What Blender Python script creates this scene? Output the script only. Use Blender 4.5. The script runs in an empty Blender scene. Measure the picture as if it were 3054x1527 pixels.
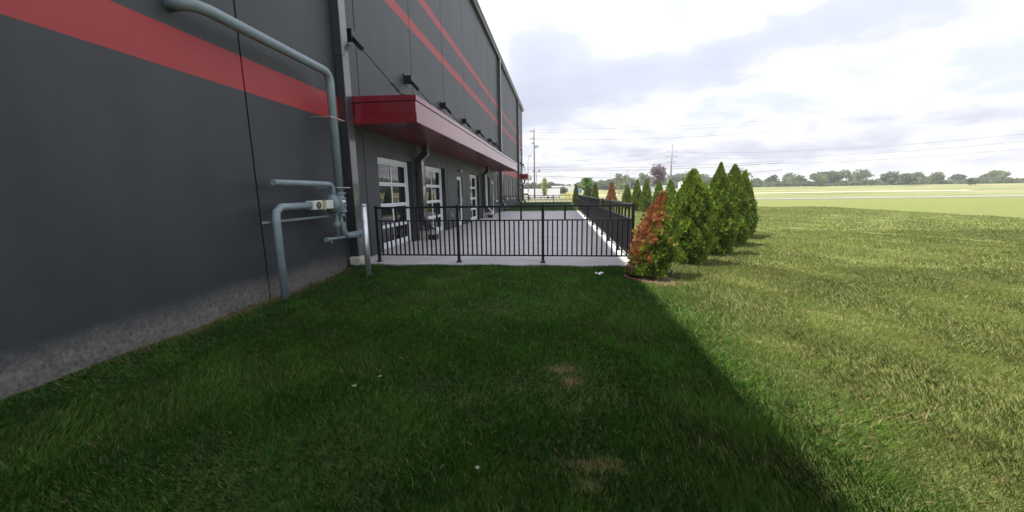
import bpy, math, random
import numpy as np
from mathutils import Vector, Matrix

R = math.radians
random.seed(7)
SC = bpy.context.scene
COL = SC.collection

# ------------------------------------------------------------------ camera
F_PX, CX, CY, EYE = 1141.0, 1527.0, 763.5, 1.43      # focal length in photo pixels, eye height above the patio
def _n(v):
    v = np.array(v, float); return v / np.linalg.norm(v)
_Y = _n((140.5, -192.5, F_PX)); _D = np.array((105.0, 6836.0, F_PX)); _D = _n(_D - _Y * np.dot(_D, _Y))
_U = -_D; _X = np.cross(_Y, _U); _X = _X if _X[0] > 0 else -_X
M = np.array([_X, _Y, _U])                          # rows: world axes seen from the camera
def at(px, py, Y):
    """the point of the place that lies Y metres down the building line on this sight line"""
    r = M @ np.array([px - CX, py - CY, F_PX]); t = Y / r[1]
    return Vector((r[0] * t, Y, EYE + r[2] * t))

cam_d = bpy.data.cameras.new('camera'); cam = bpy.data.objects.new('camera', cam_d); COL.objects.link(cam)
cam_d.sensor_width = 36; cam_d.lens = 36 * F_PX / 3054.0; cam_d.clip_start = 0.05; cam_d.clip_end = 6000
cr, cu, cb = M @ np.array([1, 0, 0]), M @ np.array([0, -1, 0]), M @ np.array([0, 0, -1])
cam.matrix_world = Matrix(((cr[0], cu[0], cb[0], 0), (cr[1], cu[1], cb[1], 0), (cr[2], cu[2], cb[2], EYE), (0, 0, 0, 1)))
SC.camera = cam

# ------------------------------------------------------------------ sun, sky, exposure
SUN_DIR = Vector((-0.442, -0.05, 0.894)).normalized()   # from the ground to the sun
sd = bpy.data.lights.new('sun', 'SUN'); sd.energy = 5.0; sd.angle = R(0.6); sd.color = (1.0, 0.94, 0.84)
so = bpy.data.objects.new('sun', sd); COL.objects.link(so)
so.rotation_euler = SUN_DIR.to_track_quat('Z', 'Y').to_euler()

SKY_STRENGTH = 0.10
CLOUD_STRENGTH = 0.47
W = bpy.data.worlds.new('World'); SC.world = W; W.use_nodes = True
nt = W.node_tree; nt.nodes.clear()
def wn(t, **k):
    n = nt.nodes.new(t)
    for a, b in k.items(): setattr(n, a, b)
    return n
def wl(a, b): nt.links.new(a, b)
def wmath(op, a, b=None, clamp=False):
    n = wn('ShaderNodeMath', operation=op, use_clamp=clamp)
    for i, v in enumerate((a, b)):
        if v is None: continue
        if hasattr(v, 'links'): wl(v, n.inputs[i])
        else: n.inputs[i].default_value = v
    return n.outputs[0]
sky = wn('ShaderNodeTexSky', sky_type='NISHITA', sun_disc=False)
sky.sun_elevation = math.asin(SUN_DIR.z); sky.sun_rotation = math.atan2(SUN_DIR.x, SUN_DIR.y)
sky.air_density = 1.2; sky.dust_density = 2.0
tc = wn('ShaderNodeTexCoord')
sep = wn('ShaderNodeSeparateXYZ'); wl(tc.outputs['Generated'], sep.inputs[0])
zc = wmath('MAXIMUM', sep.outputs[2], 0.0)
den = wmath('ADD', zc, 0.22)
comb = wn('ShaderNodeCombineXYZ')
wl(wmath('DIVIDE', sep.outputs[0], den), comb.inputs[0]); wl(wmath('DIVIDE', sep.outputs[1], den), comb.inputs[1])
def wnoise(scale, detail, rough, off, dist=0.0):
    mp = wn('ShaderNodeMapping'); mp.inputs['Location'].default_value = off
    wl(comb.outputs[0], mp.inputs[0])
    n = wn('ShaderNodeTexNoise'); n.inputs['Scale'].default_value = scale; n.inputs['Detail'].default_value = detail
    n.inputs['Roughness'].default_value = rough; n.inputs['Distortion'].default_value = dist
    wl(mp.outputs[0], n.inputs['Vector']); return n.outputs['Fac']
def wramp(fac, stops):
    r = wn('ShaderNodeValToRGB'); wl(fac, r.inputs[0])
    el = r.color_ramp.elements
    el[0].position, el[0].color = stops[0][0], (*stops[0][1], 1)
    el[1].position, el[1].color = stops[1][0], (*stops[1][1], 1)
    for p, c in stops[2:]:
        e = el.new(p); e.color = (*c, 1)
    return r.outputs[0]
big = wnoise(1.15, 3.0, 0.5, (3.1, 1.7, 0.0), 0.4)
fine = wnoise(3.4, 7.0, 0.58, (8.3, 2.1, 4.0), 0.5)
mixn = wmath('ADD', wmath('MULTIPLY', big, 0.62), wmath('MULTIPLY', fine, 0.38))
# a heavier bank of cloud across the north sky, as seen in the photograph
az = wmath('ARCTAN2', sep.outputs[0], sep.outputs[1])
el_ = wmath('ARCSINE', sep.outputs[2])
def blob(a0, e0, sa, se, tilt=0.0):
    e1 = wmath('SUBTRACT', el_, wmath('ADD', wmath('MULTIPLY', wmath('SUBTRACT', az, a0), tilt), e0))
    q = wmath('ADD', wmath('POWER', wmath('ABSOLUTE', wmath('DIVIDE', wmath('SUBTRACT', az, a0), sa)), 2.0),
              wmath('POWER', wmath('ABSOLUTE', wmath('DIVIDE', e1, se)), 2.0))
    return wmath('EXPONENT', wmath('MULTIPLY', q, -1.0))
bank = wmath('ADD', wmath('MULTIPLY', blob(0.16, R(13.8), 0.42, R(2.8), 0.13), 0.19),
             wmath('MULTIPLY', blob(R(-4), R(18.5), R(4.5), R(5)), 0.15))
thick = wmath('ADD', mixn, bank)
cloud_col = wramp(thick, [(0.0, (0.84, 0.88, 1.02)), (0.40, (0.92, 0.95, 1.07)), (0.48, (1.12, 1.12, 1.15)), (0.55, (0.94, 0.96, 1.07)), (0.62, (0.76, 0.80, 0.94)), (0.80, (0.66, 0.70, 0.84))])
# brighter towards the high cloud round the sun, duller at the horizon
lift = wn('ShaderNodeMapRange'); lift.inputs['From Min'].default_value = 0.0; lift.inputs['From Max'].default_value = 0.55
lift.inputs['To Min'].default_value = 0.84; lift.inputs['To Max'].default_value = 1.42
wl(sep.outputs[2], lift.inputs['Value'])
bg1 = wn('ShaderNodeBackground'); wl(sky.outputs[0], bg1.inputs[0]); bg1.inputs[1].default_value = SKY_STRENGTH
bg2 = wn('ShaderNodeBackground'); wl(cloud_col, bg2.inputs[0]); wl(wmath('MULTIPLY', lift.outputs[0], CLOUD_STRENGTH), bg2.inputs[1])
cover = wn('ShaderNodeMapRange'); cover.inputs['From Min'].default_value = 0.34; cover.inputs['From Max'].default_value = 0.46
cover.inputs['To Min'].default_value = 0.72; cover.inputs['To Max'].default_value = 0.97
wl(mixn, cover.inputs['Value'])
mx = wn('ShaderNodeMixShader'); wl(cover.outputs[0], mx.inputs[0]); wl(bg1.outputs[0], mx.inputs[1]); wl(bg2.outputs[0], mx.inputs[2])
wo = wn('ShaderNodeOutputWorld'); wl(mx.outputs[0], wo.inputs[0])

SC.view_settings.view_transform = 'Standard'; SC.view_settings.look = 'None'
SC.view_settings.gamma = 1.0; SC.view_settings.use_curve_mapping = False
SC.view_settings.exposure = 1.05
SC.render.engine = 'CYCLES'
SC.cycles.max_bounces = 6; SC.cycles.diffuse_bounces = 3; SC.cycles.glossy_bounces = 4
SC.cycles.transparent_max_bounces = 6

# ------------------------------------------------------------------ materials
def mat(name, col, rough=0.6, metal=0.0, var=0.0, scale=3.0, bump=0.0, bscale=40.0, spec=0.5, coat=0.0, col2=None, detail=6.0):
    m = bpy.data.materials.new(name); m.use_nodes = True
    t = m.node_tree; b = t.nodes['Principled BSDF']
    b.inputs['Base Color'].default_value = (*col, 1); b.inputs['Roughness'].default_value = rough
    b.inputs['Metallic'].default_value = metal; b.inputs['Specular IOR Level'].default_value = spec
    b.inputs['Coat Weight'].default_value = coat
    g = t.nodes.new('ShaderNodeNewGeometry')
    if var or col2:
        n = t.nodes.new('ShaderNodeTexNoise'); n.inputs['Scale'].default_value = scale; n.inputs['Detail'].default_value = detail
        n.inputs['Roughness'].default_value = 0.62
        t.links.new(g.outputs['Position'], n.inputs['Vector'])
        r = t.nodes.new('ShaderNodeValToRGB'); t.links.new(n.outputs['Fac'], r.inputs[0])
        c2 = col2 if col2 else tuple(min(1, c * (1 + var)) for c in col)
        c1 = col if col2 else tuple(c * (1 - var) for c in col)
        r.color_ramp.elements[0].position = 0.3; r.color_ramp.elements[0].color = (*c1, 1)
        r.color_ramp.elements[1].position = 0.7; r.color_ramp.elements[1].color = (*c2, 1)
        t.links.new(r.outputs[0], b.inputs['Base Color'])
    if bump:
        n2 = t.nodes.new('ShaderNodeTexNoise'); n2.inputs['Scale'].default_value = bscale; n2.inputs['Detail'].default_value = 4
        t.links.new(g.outputs['Position'], n2.inputs['Vector'])
        bp = t.nodes.new('ShaderNodeBump'); bp.inputs['Strength'].default_value = bump; bp.inputs['Distance'].default_value = 0.02
        t.links.new(n2.outputs['Fac'], bp.inputs['Height']); t.links.new(bp.outputs[0], b.inputs['Normal'])
    return m

def leafy(name, trans=0.35, rough=0.55):
    """foliage whose colour comes from a per-leaf attribute, letting some light through"""
    m = bpy.data.materials.new(name); m.use_nodes = True
    t = m.node_tree; b = t.nodes['Principled BSDF']; b.inputs['Roughness'].default_value = rough
    b.inputs['Specular IOR Level'].default_value = 0.3
    a = t.nodes.new('ShaderNodeAttribute'); a.attribute_name = 'tint'
    t.links.new(a.outputs['Color'], b.inputs['Base Color'])
    tr = t.nodes.new('ShaderNodeBsdfTranslucent')
    hs = t.nodes.new('ShaderNodeHueSaturation'); hs.inputs['Value'].default_value = 1.5; hs.inputs['Saturation'].default_value = 1.05
    t.links.new(a.outputs['Color'], hs.inputs['Color']); t.links.new(hs.outputs[0], tr.inputs[0])
    mxs = t.nodes.new('ShaderNodeMixShader'); mxs.inputs[0].default_value = trans
    t.links.new(b.outputs[0], mxs.inputs[1]); t.links.new(tr.outputs[0], mxs.inputs[2])
    t.links.new(mxs.outputs[0], t.nodes['Material Output'].inputs['Surface'])
    return m

def wall_material():
    m = mat('painted_precast', (0.06, 0.066, 0.075), 0.50, spec=0.45)
    t = m.node_tree; b = t.nodes['Principled BSDF']; g = t.nodes.new('ShaderNodeNewGeometry')
    L = t.links.new
    def noise(scale, det, sx=(1, 1, 1)):
        mp = t.nodes.new('ShaderNodeMapping'); mp.inputs['Scale'].default_value = sx; L(g.outputs['Position'], mp.inputs[0])
        n = t.nodes.new('ShaderNodeTexNoise'); n.inputs['Scale'].default_value = scale; n.inputs['Detail'].default_value = det
        n.inputs['Roughness'].default_value = 0.6; L(mp.outputs[0], n.inputs['Vector']); return n.outputs['Fac']
    n1 = noise(0.9, 7); n2 = noise(1.6, 4, (1, 1, 0.12)); n3 = noise(30, 3)
    def mth(op, a, b_, clamp=False):
        n = t.nodes.new('ShaderNodeMath'); n.operation = op; n.use_clamp = clamp
        for i, v in enumerate((a, b_)):
            if hasattr(v, 'links'): L(v, n.inputs[i])
            else: n.inputs[i].default_value = v
        return n.outputs[0]
    tot = mth('ADD', mth('ADD', mth('MULTIPLY', n1, 0.42), mth('MULTIPLY', n2, 0.42)), mth('MULTIPLY', n3, 0.16))
    rp = t.nodes.new('ShaderNodeValToRGB'); L(tot, rp.inputs[0])
    rp.color_ramp.elements[0].position = 0.36; rp.color_ramp.elements[0].color = (0.021, 0.025, 0.031, 1)
    rp.color_ramp.elements[1].position = 0.66; rp.color_ramp.elements[1].color = (0.035, 0.041, 0.050, 1)
    sp = t.nodes.new('ShaderNodeSeparateXYZ'); L(g.outputs['Position'], sp.inputs[0])
    z = sp.outputs[2]
    # lighter dusty splash zone of the bare panel foot
    wob = mth('MULTIPLY', mth('SUBTRACT', n1, 0.5), 0.5)
    foot = mth('MULTIPLY', mth('SUBTRACT', 0.30, mth('ADD', z, wob)), 4.0, True)
    ybare = mth('LESS_THAN', sp.outputs[1], 7.3)
    mf = t.nodes.new('ShaderNodeMixRGB'); L(mth('MULTIPLY', mth('MULTIPLY', foot, ybare), mth('ADD', mth('MULTIPLY', n3, 1.6), -0.35, True)), mf.inputs[0]); L(rp.outputs[0], mf.inputs[1])
    mf.inputs[2].default_value = (0.22, 0.205, 0.18, 1)
    stripe = None
    for z0, z1 in ((2.87, 3.33), (6.19, 6.48), (7.30, 7.58)):
        s = mth('MULTIPLY', mth('GREATER_THAN', z, z0), mth('LESS_THAN', z, z1))
        stripe = s if stripe is None else mth('ADD', stripe, s, True)
    mr = t.nodes.new('ShaderNodeMixRGB'); L(stripe, mr.inputs[0]); L(mf.outputs[0], mr.inputs[1])
    red = t.nodes.new('ShaderNodeMixRGB'); L(n3, red.inputs[0]); red.inputs[1].default_value = (0.34, 0.022, 0.028, 1); red.inputs[2].default_value = (0.29, 0.026, 0.032, 1)
    L(red.outputs[0], mr.inputs[2]); L(mr.outputs[0], b.inputs['Base Color'])
    bp = t.nodes.new('ShaderNodeBump'); bp.inputs['Strength'].default_value = 0.25; bp.inputs['Distance'].default_value = 0.01
    L(n3, bp.inputs['Height']); L(bp.outputs[0], b.inputs['Normal'])
    return m

M_WALL = wall_material()
M_SEAL = mat('dark_sealant', (0.018, 0.019, 0.021), 0.8)
M_SPOUT = mat('dark_painted_metal', (0.020, 0.023, 0.030), 0.33, var=0.15, scale=2, spec=0.9, coat=0.7)
M_GUTTER = mat('charcoal_gutter_metal', (0.05, 0.055, 0.07), 0.4)
M_TRIM = mat('galvanised_trim', (0.55, 0.56, 0.60), 0.35, metal=0.6)
M_RED = mat('red_metal', (0.17, 0.004, 0.013), 0.28, var=0.08, scale=1.5, spec=0.6, coat=0.45)
M_SOFFIT = mat('red_soffit_metal', (0.13, 0.005, 0.014), 0.32, var=0.10, scale=2.0, spec=0.35)
M_WHITE = mat('white_door_paint', (0.72, 0.74, 0.78), 0.45, var=0.04, scale=4)
M_BLACK = mat('black_powder_coat', (0.008, 0.009, 0.012), 0.36, spec=0.4)
M_GALV = mat('galvanised_steel', (0.55, 0.57, 0.60), 0.36, metal=0.8, var=0.25, scale=7, bump=0.1, bscale=60)
M_GASP = mat('grey_blue_pipe_paint', (0.18, 0.235, 0.27), 0.42, var=0.12, scale=6)
M_GASD = mat('dull_pipe_metal', (0.15, 0.19, 0.20), 0.55, var=0.2, scale=14)
M_LGREY = mat('light_grey_plastic', (0.50, 0.52, 0.52), 0.5)
M_YEL = mat('yellow_paint', (0.55, 0.42, 0.03), 0.5)
M_YTAG = mat('dull_yellow_tag', (0.32, 0.29, 0.12), 0.6)
M_CREAM = mat('cream_plastic', (0.42, 0.39, 0.32), 0.6, col2=(0.56, 0.54, 0.47), scale=8)
M_TEAL = mat('faded_green_plastic', (0.14, 0.36, 0.33), 0.55, var=0.12, scale=10)
M_DRAIN = mat('black_plastic', (0.012, 0.012, 0.014), 0.5)
M_CONC = mat('broom_finished_concrete', (0.37, 0.365, 0.375), 0.85, col2=(0.47, 0.465, 0.475), scale=1.6, bump=0.12, bscale=90)
M_CURB = mat('kerb_concrete', (0.46, 0.44, 0.40), 0.85, var=0.1, scale=3)
M_ROAD = mat('asphalt', (0.065, 0.065, 0.068), 0.9, var=0.2, scale=2, bump=0.2)
M_WOOD = mat('weathered_pole_wood', (0.17, 0.13, 0.11), 0.85, var=0.2, scale=5)
M_WIRE = mat('wire', (0.10, 0.11, 0.12), 0.6)
M_LITE = mat('light_pole_metal', (0.17, 0.165, 0.17), 0.5)
M_WHT2 = mat('white_sheet_metal', (0.88, 0.88, 0.88), 0.5, var=0.03, scale=0.6)
M_TYRE = mat('tyre_rubber', (0.02, 0.02, 0.02), 0.8)
M_CARW = mat('white_car_paint', (0.75, 0.75, 0.75), 0.25, coat=0.6)
M_CARG = mat('car_glass', (0.03, 0.035, 0.04), 0.08)
M_BLUE = mat('blue_panel', (0.03, 0.15, 0.42), 0.5)
M_BARK = mat('bark', (0.13, 0.10, 0.08), 0.9, var=0.3, scale=12)
M_PALEBARK = mat('pale_bark', (0.40, 0.37, 0.32), 0.8, var=0.2, scale=14)
M_MULCH = mat('mulch', (0.05, 0.03, 0.018), 0.95, col2=(0.13, 0.08, 0.045), scale=30, bump=0.5, bscale=60)
M_PAPER = mat('white_paper', (0.80, 0.80, 0.80), 0.7)
M_LEAFDRY = mat('dry_leaf', (0.20, 0.21, 0.15), 0.7)
M_BRICKED = mat('rusty_edging', (0.20, 0.10, 0.07), 0.8, var=0.3, scale=15)
M_LEAF = leafy('evergreen_foliage', 0.35)
M_TREELEAF = leafy('broadleaf_foliage', 0.40)
M_GRASS = leafy('grass_blades', 0.40, 0.5)
M_LAMPG = mat('lamp_lens', (0.55, 0.58, 0.60), 0.15)
M_ROOFT = mat('grey_roof', (0.30, 0.31, 0.34), 0.6)

def glass_mat():
    m = mat('window_glass', (0.012, 0.014, 0.017), 0.015)
    m.node_tree.nodes['Principled BSDF'].inputs['IOR'].default_value = 1.6
    m.node_tree.nodes['Principled BSDF'].inputs['Specular IOR Level'].default_value = 0.75
    return m
M_GLASS = glass_mat()

# ------------------------------------------------------------------ mesh helpers
class MB:
    def __init__(s): s.v = []; s.f = []
    def box(s, x0, x1, y0, y1, z0, z1):
        b = len(s.v)
        s.v += [(x0, y0, z0), (x1, y0, z0), (x1, y1, z0), (x0, y1, z0), (x0, y0, z1), (x1, y0, z1), (x1, y1, z1), (x0, y1, z1)]
        s.f += [tuple(b + i for i in q) for q in ((0, 3, 2, 1), (4, 5, 6, 7), (0, 1, 5, 4), (1, 2, 6, 5), (2, 3, 7, 6), (3, 0, 4, 7))]
        return s
    def prism(s, poly, a0, a1, axis='y'):
        """poly in the two other axes, extruded along axis"""
        b = len(s.v); n = len(poly)
        for a in (a0, a1):
            for p, q in poly:
                s.v.append({'y': (p, a, q), 'x': (a, p, q), 'z': (p, q, a)}[axis])
        s.f.append(tuple(b + i for i in range(n))); s.f.append(tuple(b + n + i for i in reversed(range(n))))
        for i in range(n):
            j = (i + 1) % n; s.f.append((b + i, b + n + i, b + n + j, b + j))
        return s
    def tube(s, pts, r, seg=10, caps=True):
        pts = [Vector(p) for p in pts]; rs = r if isinstance(r, (list, tuple)) else [r] * len(pts)
        b = len(s.v); up = None
        for i, p in enumerate(pts):
            d = (pts[min(i + 1, len(pts) - 1)] - pts[max(i - 1, 0)]).normalized()
            if up is None or abs(up.dot(d)) > 0.98: up = Vector((0, 0, 1)) if abs(d.z) < 0.9 else Vector((1, 0, 0))
            a = d.cross(up).normalized(); c = a.cross(d).normalized(); up = c
            for k in range(seg):
                t = 2 * math.pi * k / seg
                s.v.append(tuple(p + (a * math.cos(t) + c * math.sin(t)) * rs[i]))
        for i in range(len(pts) - 1):
            for k in range(seg):
                j = (k + 1) % seg
                s.f.append((b + i * seg + k, b + i * seg + j, b + (i + 1) * seg + j, b + (i + 1) * seg + k))
        if caps:
            s.f.append(tuple(b + k for k in reversed(range(seg)))); e = b + (len(pts) - 1) * seg
            s.f.append(tuple(e + k for k in range(seg)))
        return s
    def bar(s, p, q, w, h=None):
        """square bar from p to q"""
        h = h or w; p = Vector(p); q = Vector(q); d = (q - p).normalized()
        up = Vector((0, 0, 1)) if abs(d.z) < 0.95 else Vector((0, 1, 0))
        a = d.cross(up).normalized() * (w / 2); c = a.cross(d).normalized() * (h / 2); b = len(s.v)
        for o in (p, q):
            for u, v in ((-1, -1), (1, -1), (1, 1), (-1, 1)): s.v.append(tuple(o + a * u + c * v))
        s.f += [tuple(b + i for i in t) for t in ((3, 2, 1, 0), (4, 5, 6, 7), (0, 1, 5, 4), (1, 2, 6, 5), (2, 3, 7, 6), (3, 0, 4, 7))]
        return s
    def mesh(s, name, m):
        me = bpy.data.meshes.new(name); me.from_pydata(s.v, [], s.f); me.materials.append(m); me.update(); return me
    def build(s, name, m, parent=None, smooth=False, bevel=0.0):
        return obj(name, s.mesh(name, m), parent, smooth, bevel)

def obj(name, me, parent=None, smooth=False, bevel=0.0, loc=None):
    o = bpy.data.objects.new(name, me); COL.objects.link(o)
    if smooth:
        me.polygons.foreach_set('use_smooth', [len(p.vertices) == 4 for p in me.polygons])
    if bevel:
        bv = o.modifiers.new('bevel', 'BEVEL'); bv.width = bevel; bv.segments = 2; bv.limit_method = 'ANGLE'
    if loc is not None: o.location = loc
    if parent is not None:
        o.parent = parent; o.matrix_parent_inverse = inv(parent)
    return o
def world_of(p):
    m = p.matrix_basis.copy()
    if p.parent: m = world_of(p.parent) @ p.matrix_parent_inverse @ m
    return m
def inv(p): return world_of(p).inverted()

def tag(o, label=None, cat=None, group=None, kind=None):
    if label: o['label'] = label
    if cat: o['category'] = cat
    if group: o['group'] = group
    if kind: o['kind'] = kind
    return o
def thing(name, loc, label, cat, group=None):
    o = bpy.data.objects.new(name, None); o.empty_display_size = 0.2; COL.objects.link(o); o.location = loc
    return tag(o, label, cat, group)
def copy_tree(o, delta, label=None, scale=None, rotz=0.0):
    """a copy of a whole thing (sharing mesh data), moved by delta"""
    r = o.copy(); COL.objects.link(r)
    r.location = o.location + Vector(delta)
    if scale: r.scale = (o.scale[0] * scale[0], o.scale[1] * scale[1], o.scale[2] * scale[2])
    r.rotation_euler.z += rotz
    if label: r['label'] = label
    def rec(src, dst):
        for ch in [c for c in bpy.data.objects if c.parent == src]:
            c = ch.copy(); COL.objects.link(c); c.parent = dst; rec(ch, c)
    kids = [c for c in COL.objects if c.parent == o]
    for ch in kids:
        c = ch.copy(); COL.objects.link(c); c.parent = r
        for g in [q for q in COL.objects if q.parent == ch]:
            d = g.copy(); COL.objects.link(d); d.parent = c
    return r

def soup(name, verts, faces_n, tint, m, parent=None):
    """mesh from numpy arrays: verts (N,3), consecutive faces of faces_n corners, tint (N,3) per vertex"""
    me = bpy.data.meshes.new(name); nv = len(verts); nf = nv // faces_n
    me.vertices.add(nv); me.vertices.foreach_set('co', verts.astype(np.float32).ravel())
    me.loops.add(nv); me.loops.foreach_set('vertex_index', np.arange(nv, dtype=np.int32))
    me.polygons.add(nf); me.polygons.foreach_set('loop_start', np.arange(0, nv, faces_n, dtype=np.int32))
    me.polygons.foreach_set('loop_total', np.full(nf, faces_n, dtype=np.int32))
    at_ = me.attributes.new('tint', 'FLOAT_COLOR', 'POINT')
    at_.data.foreach_set('color', np.concatenate([tint, np.ones((nv, 1))], 1).astype(np.float32).ravel())
    me.materials.append(m); me.update(); me.validate()
    return obj(name, me, parent)

# ------------------------------------------------------------------ the ground
YS = [-60, 31, 46.9, 50, 60, 100, 116, 190, 320, 3500]
ZS = [0, 0, 0.16, 0.06, 0.0, -0.45, -0.45, 2.0, 2.4, 2.4]
def gz(y): return float(np.interp(y, YS, ZS))
def _ss(t): t = np.clip(t, 0, 1); return t * t * (3 - 2 * t)
def undulate(x, y):
    """small rises and dips of the lawn; it falls away towards the wall foot"""
    return (0.018 * np.sin(x * 2.3 + 1.0) * np.cos(y * 1.9) + 0.012 * np.sin(x * 5.1 + y * 3.7)
            - 0.085 * _ss((-2.9 - x) / 0.9) * _ss((7.5 - y) / 0.6))

PATIO = (-4.35, 1.56, 7.45, 29.15)
def bare(x, y):
    """how bare the turf is at a spot (numpy)"""
    d = np.zeros_like(x)
    for cx, cy, rx, ry in ((0.05, 3.02, 0.11, 0.07), (0.10, 2.82, 0.06, 0.08), (0.23, 1.90, 0.13, 0.055), (0.16, 1.74, 0.06, 0.04), (-4.28, 5.2, 0.12, 1.6), (1.75, 6.15, 0.35, 0.12)):
        q = ((x - cx) / rx) ** 2 + ((y - cy) / ry) ** 2
        d = np.maximum(d, np.exp(-q * 0.8))
    w = 0.5 + 0.5 * np.sin(x * 37 + 3 * np.sin(y * 29)) * np.sin(y * 41 + 2 * np.sin(x * 23 + 1))
    return np.clip(d * (0.40 + 0.62 * w), 0, 1)

def ground_mat():
    m = bpy.data.materials.new('lawn_and_field'); m.use_nodes = True
    t = m.node_tree; L = t.links.new; b = t.nodes['Principled BSDF']; b.inputs['Roughness'].default_value = 0.95
    b.inputs['Specular IOR Level'].default_value = 0.1
    g = t.nodes.new('ShaderNodeNewGeometry'); sp = t.nodes.new('ShaderNodeSeparateXYZ'); L(g.outputs['Position'], sp.inputs[0])
    def noise(sc, det, sx=(1, 1, 1)):
        mp = t.nodes.new('ShaderNodeMapping'); mp.inputs['Scale'].default_value = sx; L(g.outputs['Position'], mp.inputs[0])
        n = t.nodes.new('ShaderNodeTexNoise'); n.inputs['Scale'].default_value = sc; n.inputs['Detail'].default_value = det
        n.inputs['Roughness'].default_value = 0.65; L(mp.outputs[0], n.inputs['Vector']); return n.outputs['Fac']
    def ramp(f, a, ca, b_, cb):
        r = t.nodes.new('ShaderNodeValToRGB'); L(f, r.inputs[0]); e = r.color_ramp.elements
        e[0].position, e[0].color, e[1].position, e[1].color = a, (*ca, 1), b_, (*cb, 1); return r.outputs[0]
    def mix(f, a, b_):
        n = t.nodes.new('ShaderNodeMixRGB')
        L(f, n.inputs[0])
        L(a, n.inputs[1]); L(b_, n.inputs[2]); return n.outputs[0]
    def rng(v, a, b_):
        n = t.nodes.new('ShaderNodeMapRange'); L(v, n.inputs[0]); n.inputs['From Min'].default_value = a; n.inputs['From Max'].default_value = b_; return n.outputs[0]
    lawn = mix(rng(noise(0.55, 6), 0.35, 0.65), ramp(noise(14, 5), 0.3, (0.022, 0.050, 0.012), 0.75, (0.060, 0.105, 0.022)),
               ramp(noise(9, 5), 0.3, (0.045, 0.075, 0.020), 0.75, (0.105, 0.125, 0.040)))
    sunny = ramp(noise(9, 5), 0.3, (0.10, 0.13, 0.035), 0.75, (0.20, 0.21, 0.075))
    lawn = mix(rng(sp.outputs[0], 1.2, 2.4), lawn, sunny)  # lawn painted paler on its sunlit side, sunlight put into the colour
    field = mix(rng(noise(0.06, 6, (0.35, 1, 1)), 0.40, 0.62), ramp(noise(1.2, 6), 0.3, (0.085, 0.125, 0.035), 0.7, (0.155, 0.18, 0.065)),
                ramp(noise(0.5, 6, (0.3, 1, 1)), 0.3, (0.17, 0.17, 0.075), 0.7, (0.28, 0.25, 0.14)))
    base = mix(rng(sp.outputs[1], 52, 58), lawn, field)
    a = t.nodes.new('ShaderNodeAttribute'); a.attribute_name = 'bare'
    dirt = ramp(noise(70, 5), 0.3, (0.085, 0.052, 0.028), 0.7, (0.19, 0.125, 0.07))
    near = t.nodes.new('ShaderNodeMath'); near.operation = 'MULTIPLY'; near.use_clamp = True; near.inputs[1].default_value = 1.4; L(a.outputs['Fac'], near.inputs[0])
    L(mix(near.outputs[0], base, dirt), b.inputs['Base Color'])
    bp = t.nodes.new('ShaderNodeBump'); bp.inputs['Strength'].default_value = 0.9; bp.inputs['Distance'].default_value = 0.05
    L(noise(22, 5), bp.inputs['Height']); L(bp.outputs[0], b.inputs['Normal'])
    return m

def build_ground():
    xs = sorted(set([-3500, -900, -300, -120, -60, -30, -15, -8] + [round(-6 + 0.1 * i, 3) for i in range(121)] + [7, 8, 10, 14, 20, 30, 50, 80, 130, 220, 400, 900, 3500]))
    ys = sorted(set([-3500, -400, -60, -20, -8] + [round(-2 + 0.1 * i, 3) for i in range(95)] + [8, 9, 10, 12, 15, 20, 25, 31, 38, 46.9, 48, 50, 55, 60, 80, 100, 116] + [116 + 7.4 * i for i in range(1, 11)] + [230, 320, 600, 1500, 3500]))
    X, Y = np.meshgrid(xs, ys); Z = np.interp(Y, YS, ZS)
    near = (np.abs(X) < 20) & (Y < 46) & (Y > -10)
    Z = Z - 0.035 * np.where(near, 1, 1) + np.where(near, undulate(X, Y), 0)
    nx, ny = len(xs), len(ys)
    me = bpy.data.meshes.new('ground')
    me.from_pydata(list(zip(X.ravel(), Y.ravel(), Z.ravel())), [], [(j * nx + i, j * nx + i + 1, (j + 1) * nx + i + 1, (j + 1) * nx + i) for j in range(ny - 1) for i in range(nx - 1)])
    a = me.attributes.new('bare', 'FLOAT', 'POINT'); a.data.foreach_set('value', bare(X.ravel(), Y.ravel()).astype(np.float32))
    me.materials.append(ground_mat()); me.update()
    return tag(obj('ground', me, smooth=True), kind='structure')
build_ground()

# patio of poured slabs with recessed control joints
patio = MB().box(PATIO[0] - 0.2, PATIO[1] - 0.01, PATIO[2] + 0.01, PATIO[3] - 0.01, -0.14, -0.012).build('patio', M_CONC)
tag(patio, kind='structure')
xb = [PATIO[0], -1.38, PATIO[1]]; yb = [PATIO[2] + i * (PATIO[3] - PATIO[2]) / 7 for i in range(8)]
for i in range(2):
    for j in range(7):
        MB().box(xb[i] + 0.005, xb[i + 1] - 0.005, yb[j] + 0.005, yb[j + 1] - 0.005, -0.13, random.uniform(-0.002, 0.002)).build('slab', M_CONC, patio, bevel=0.006)

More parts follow.
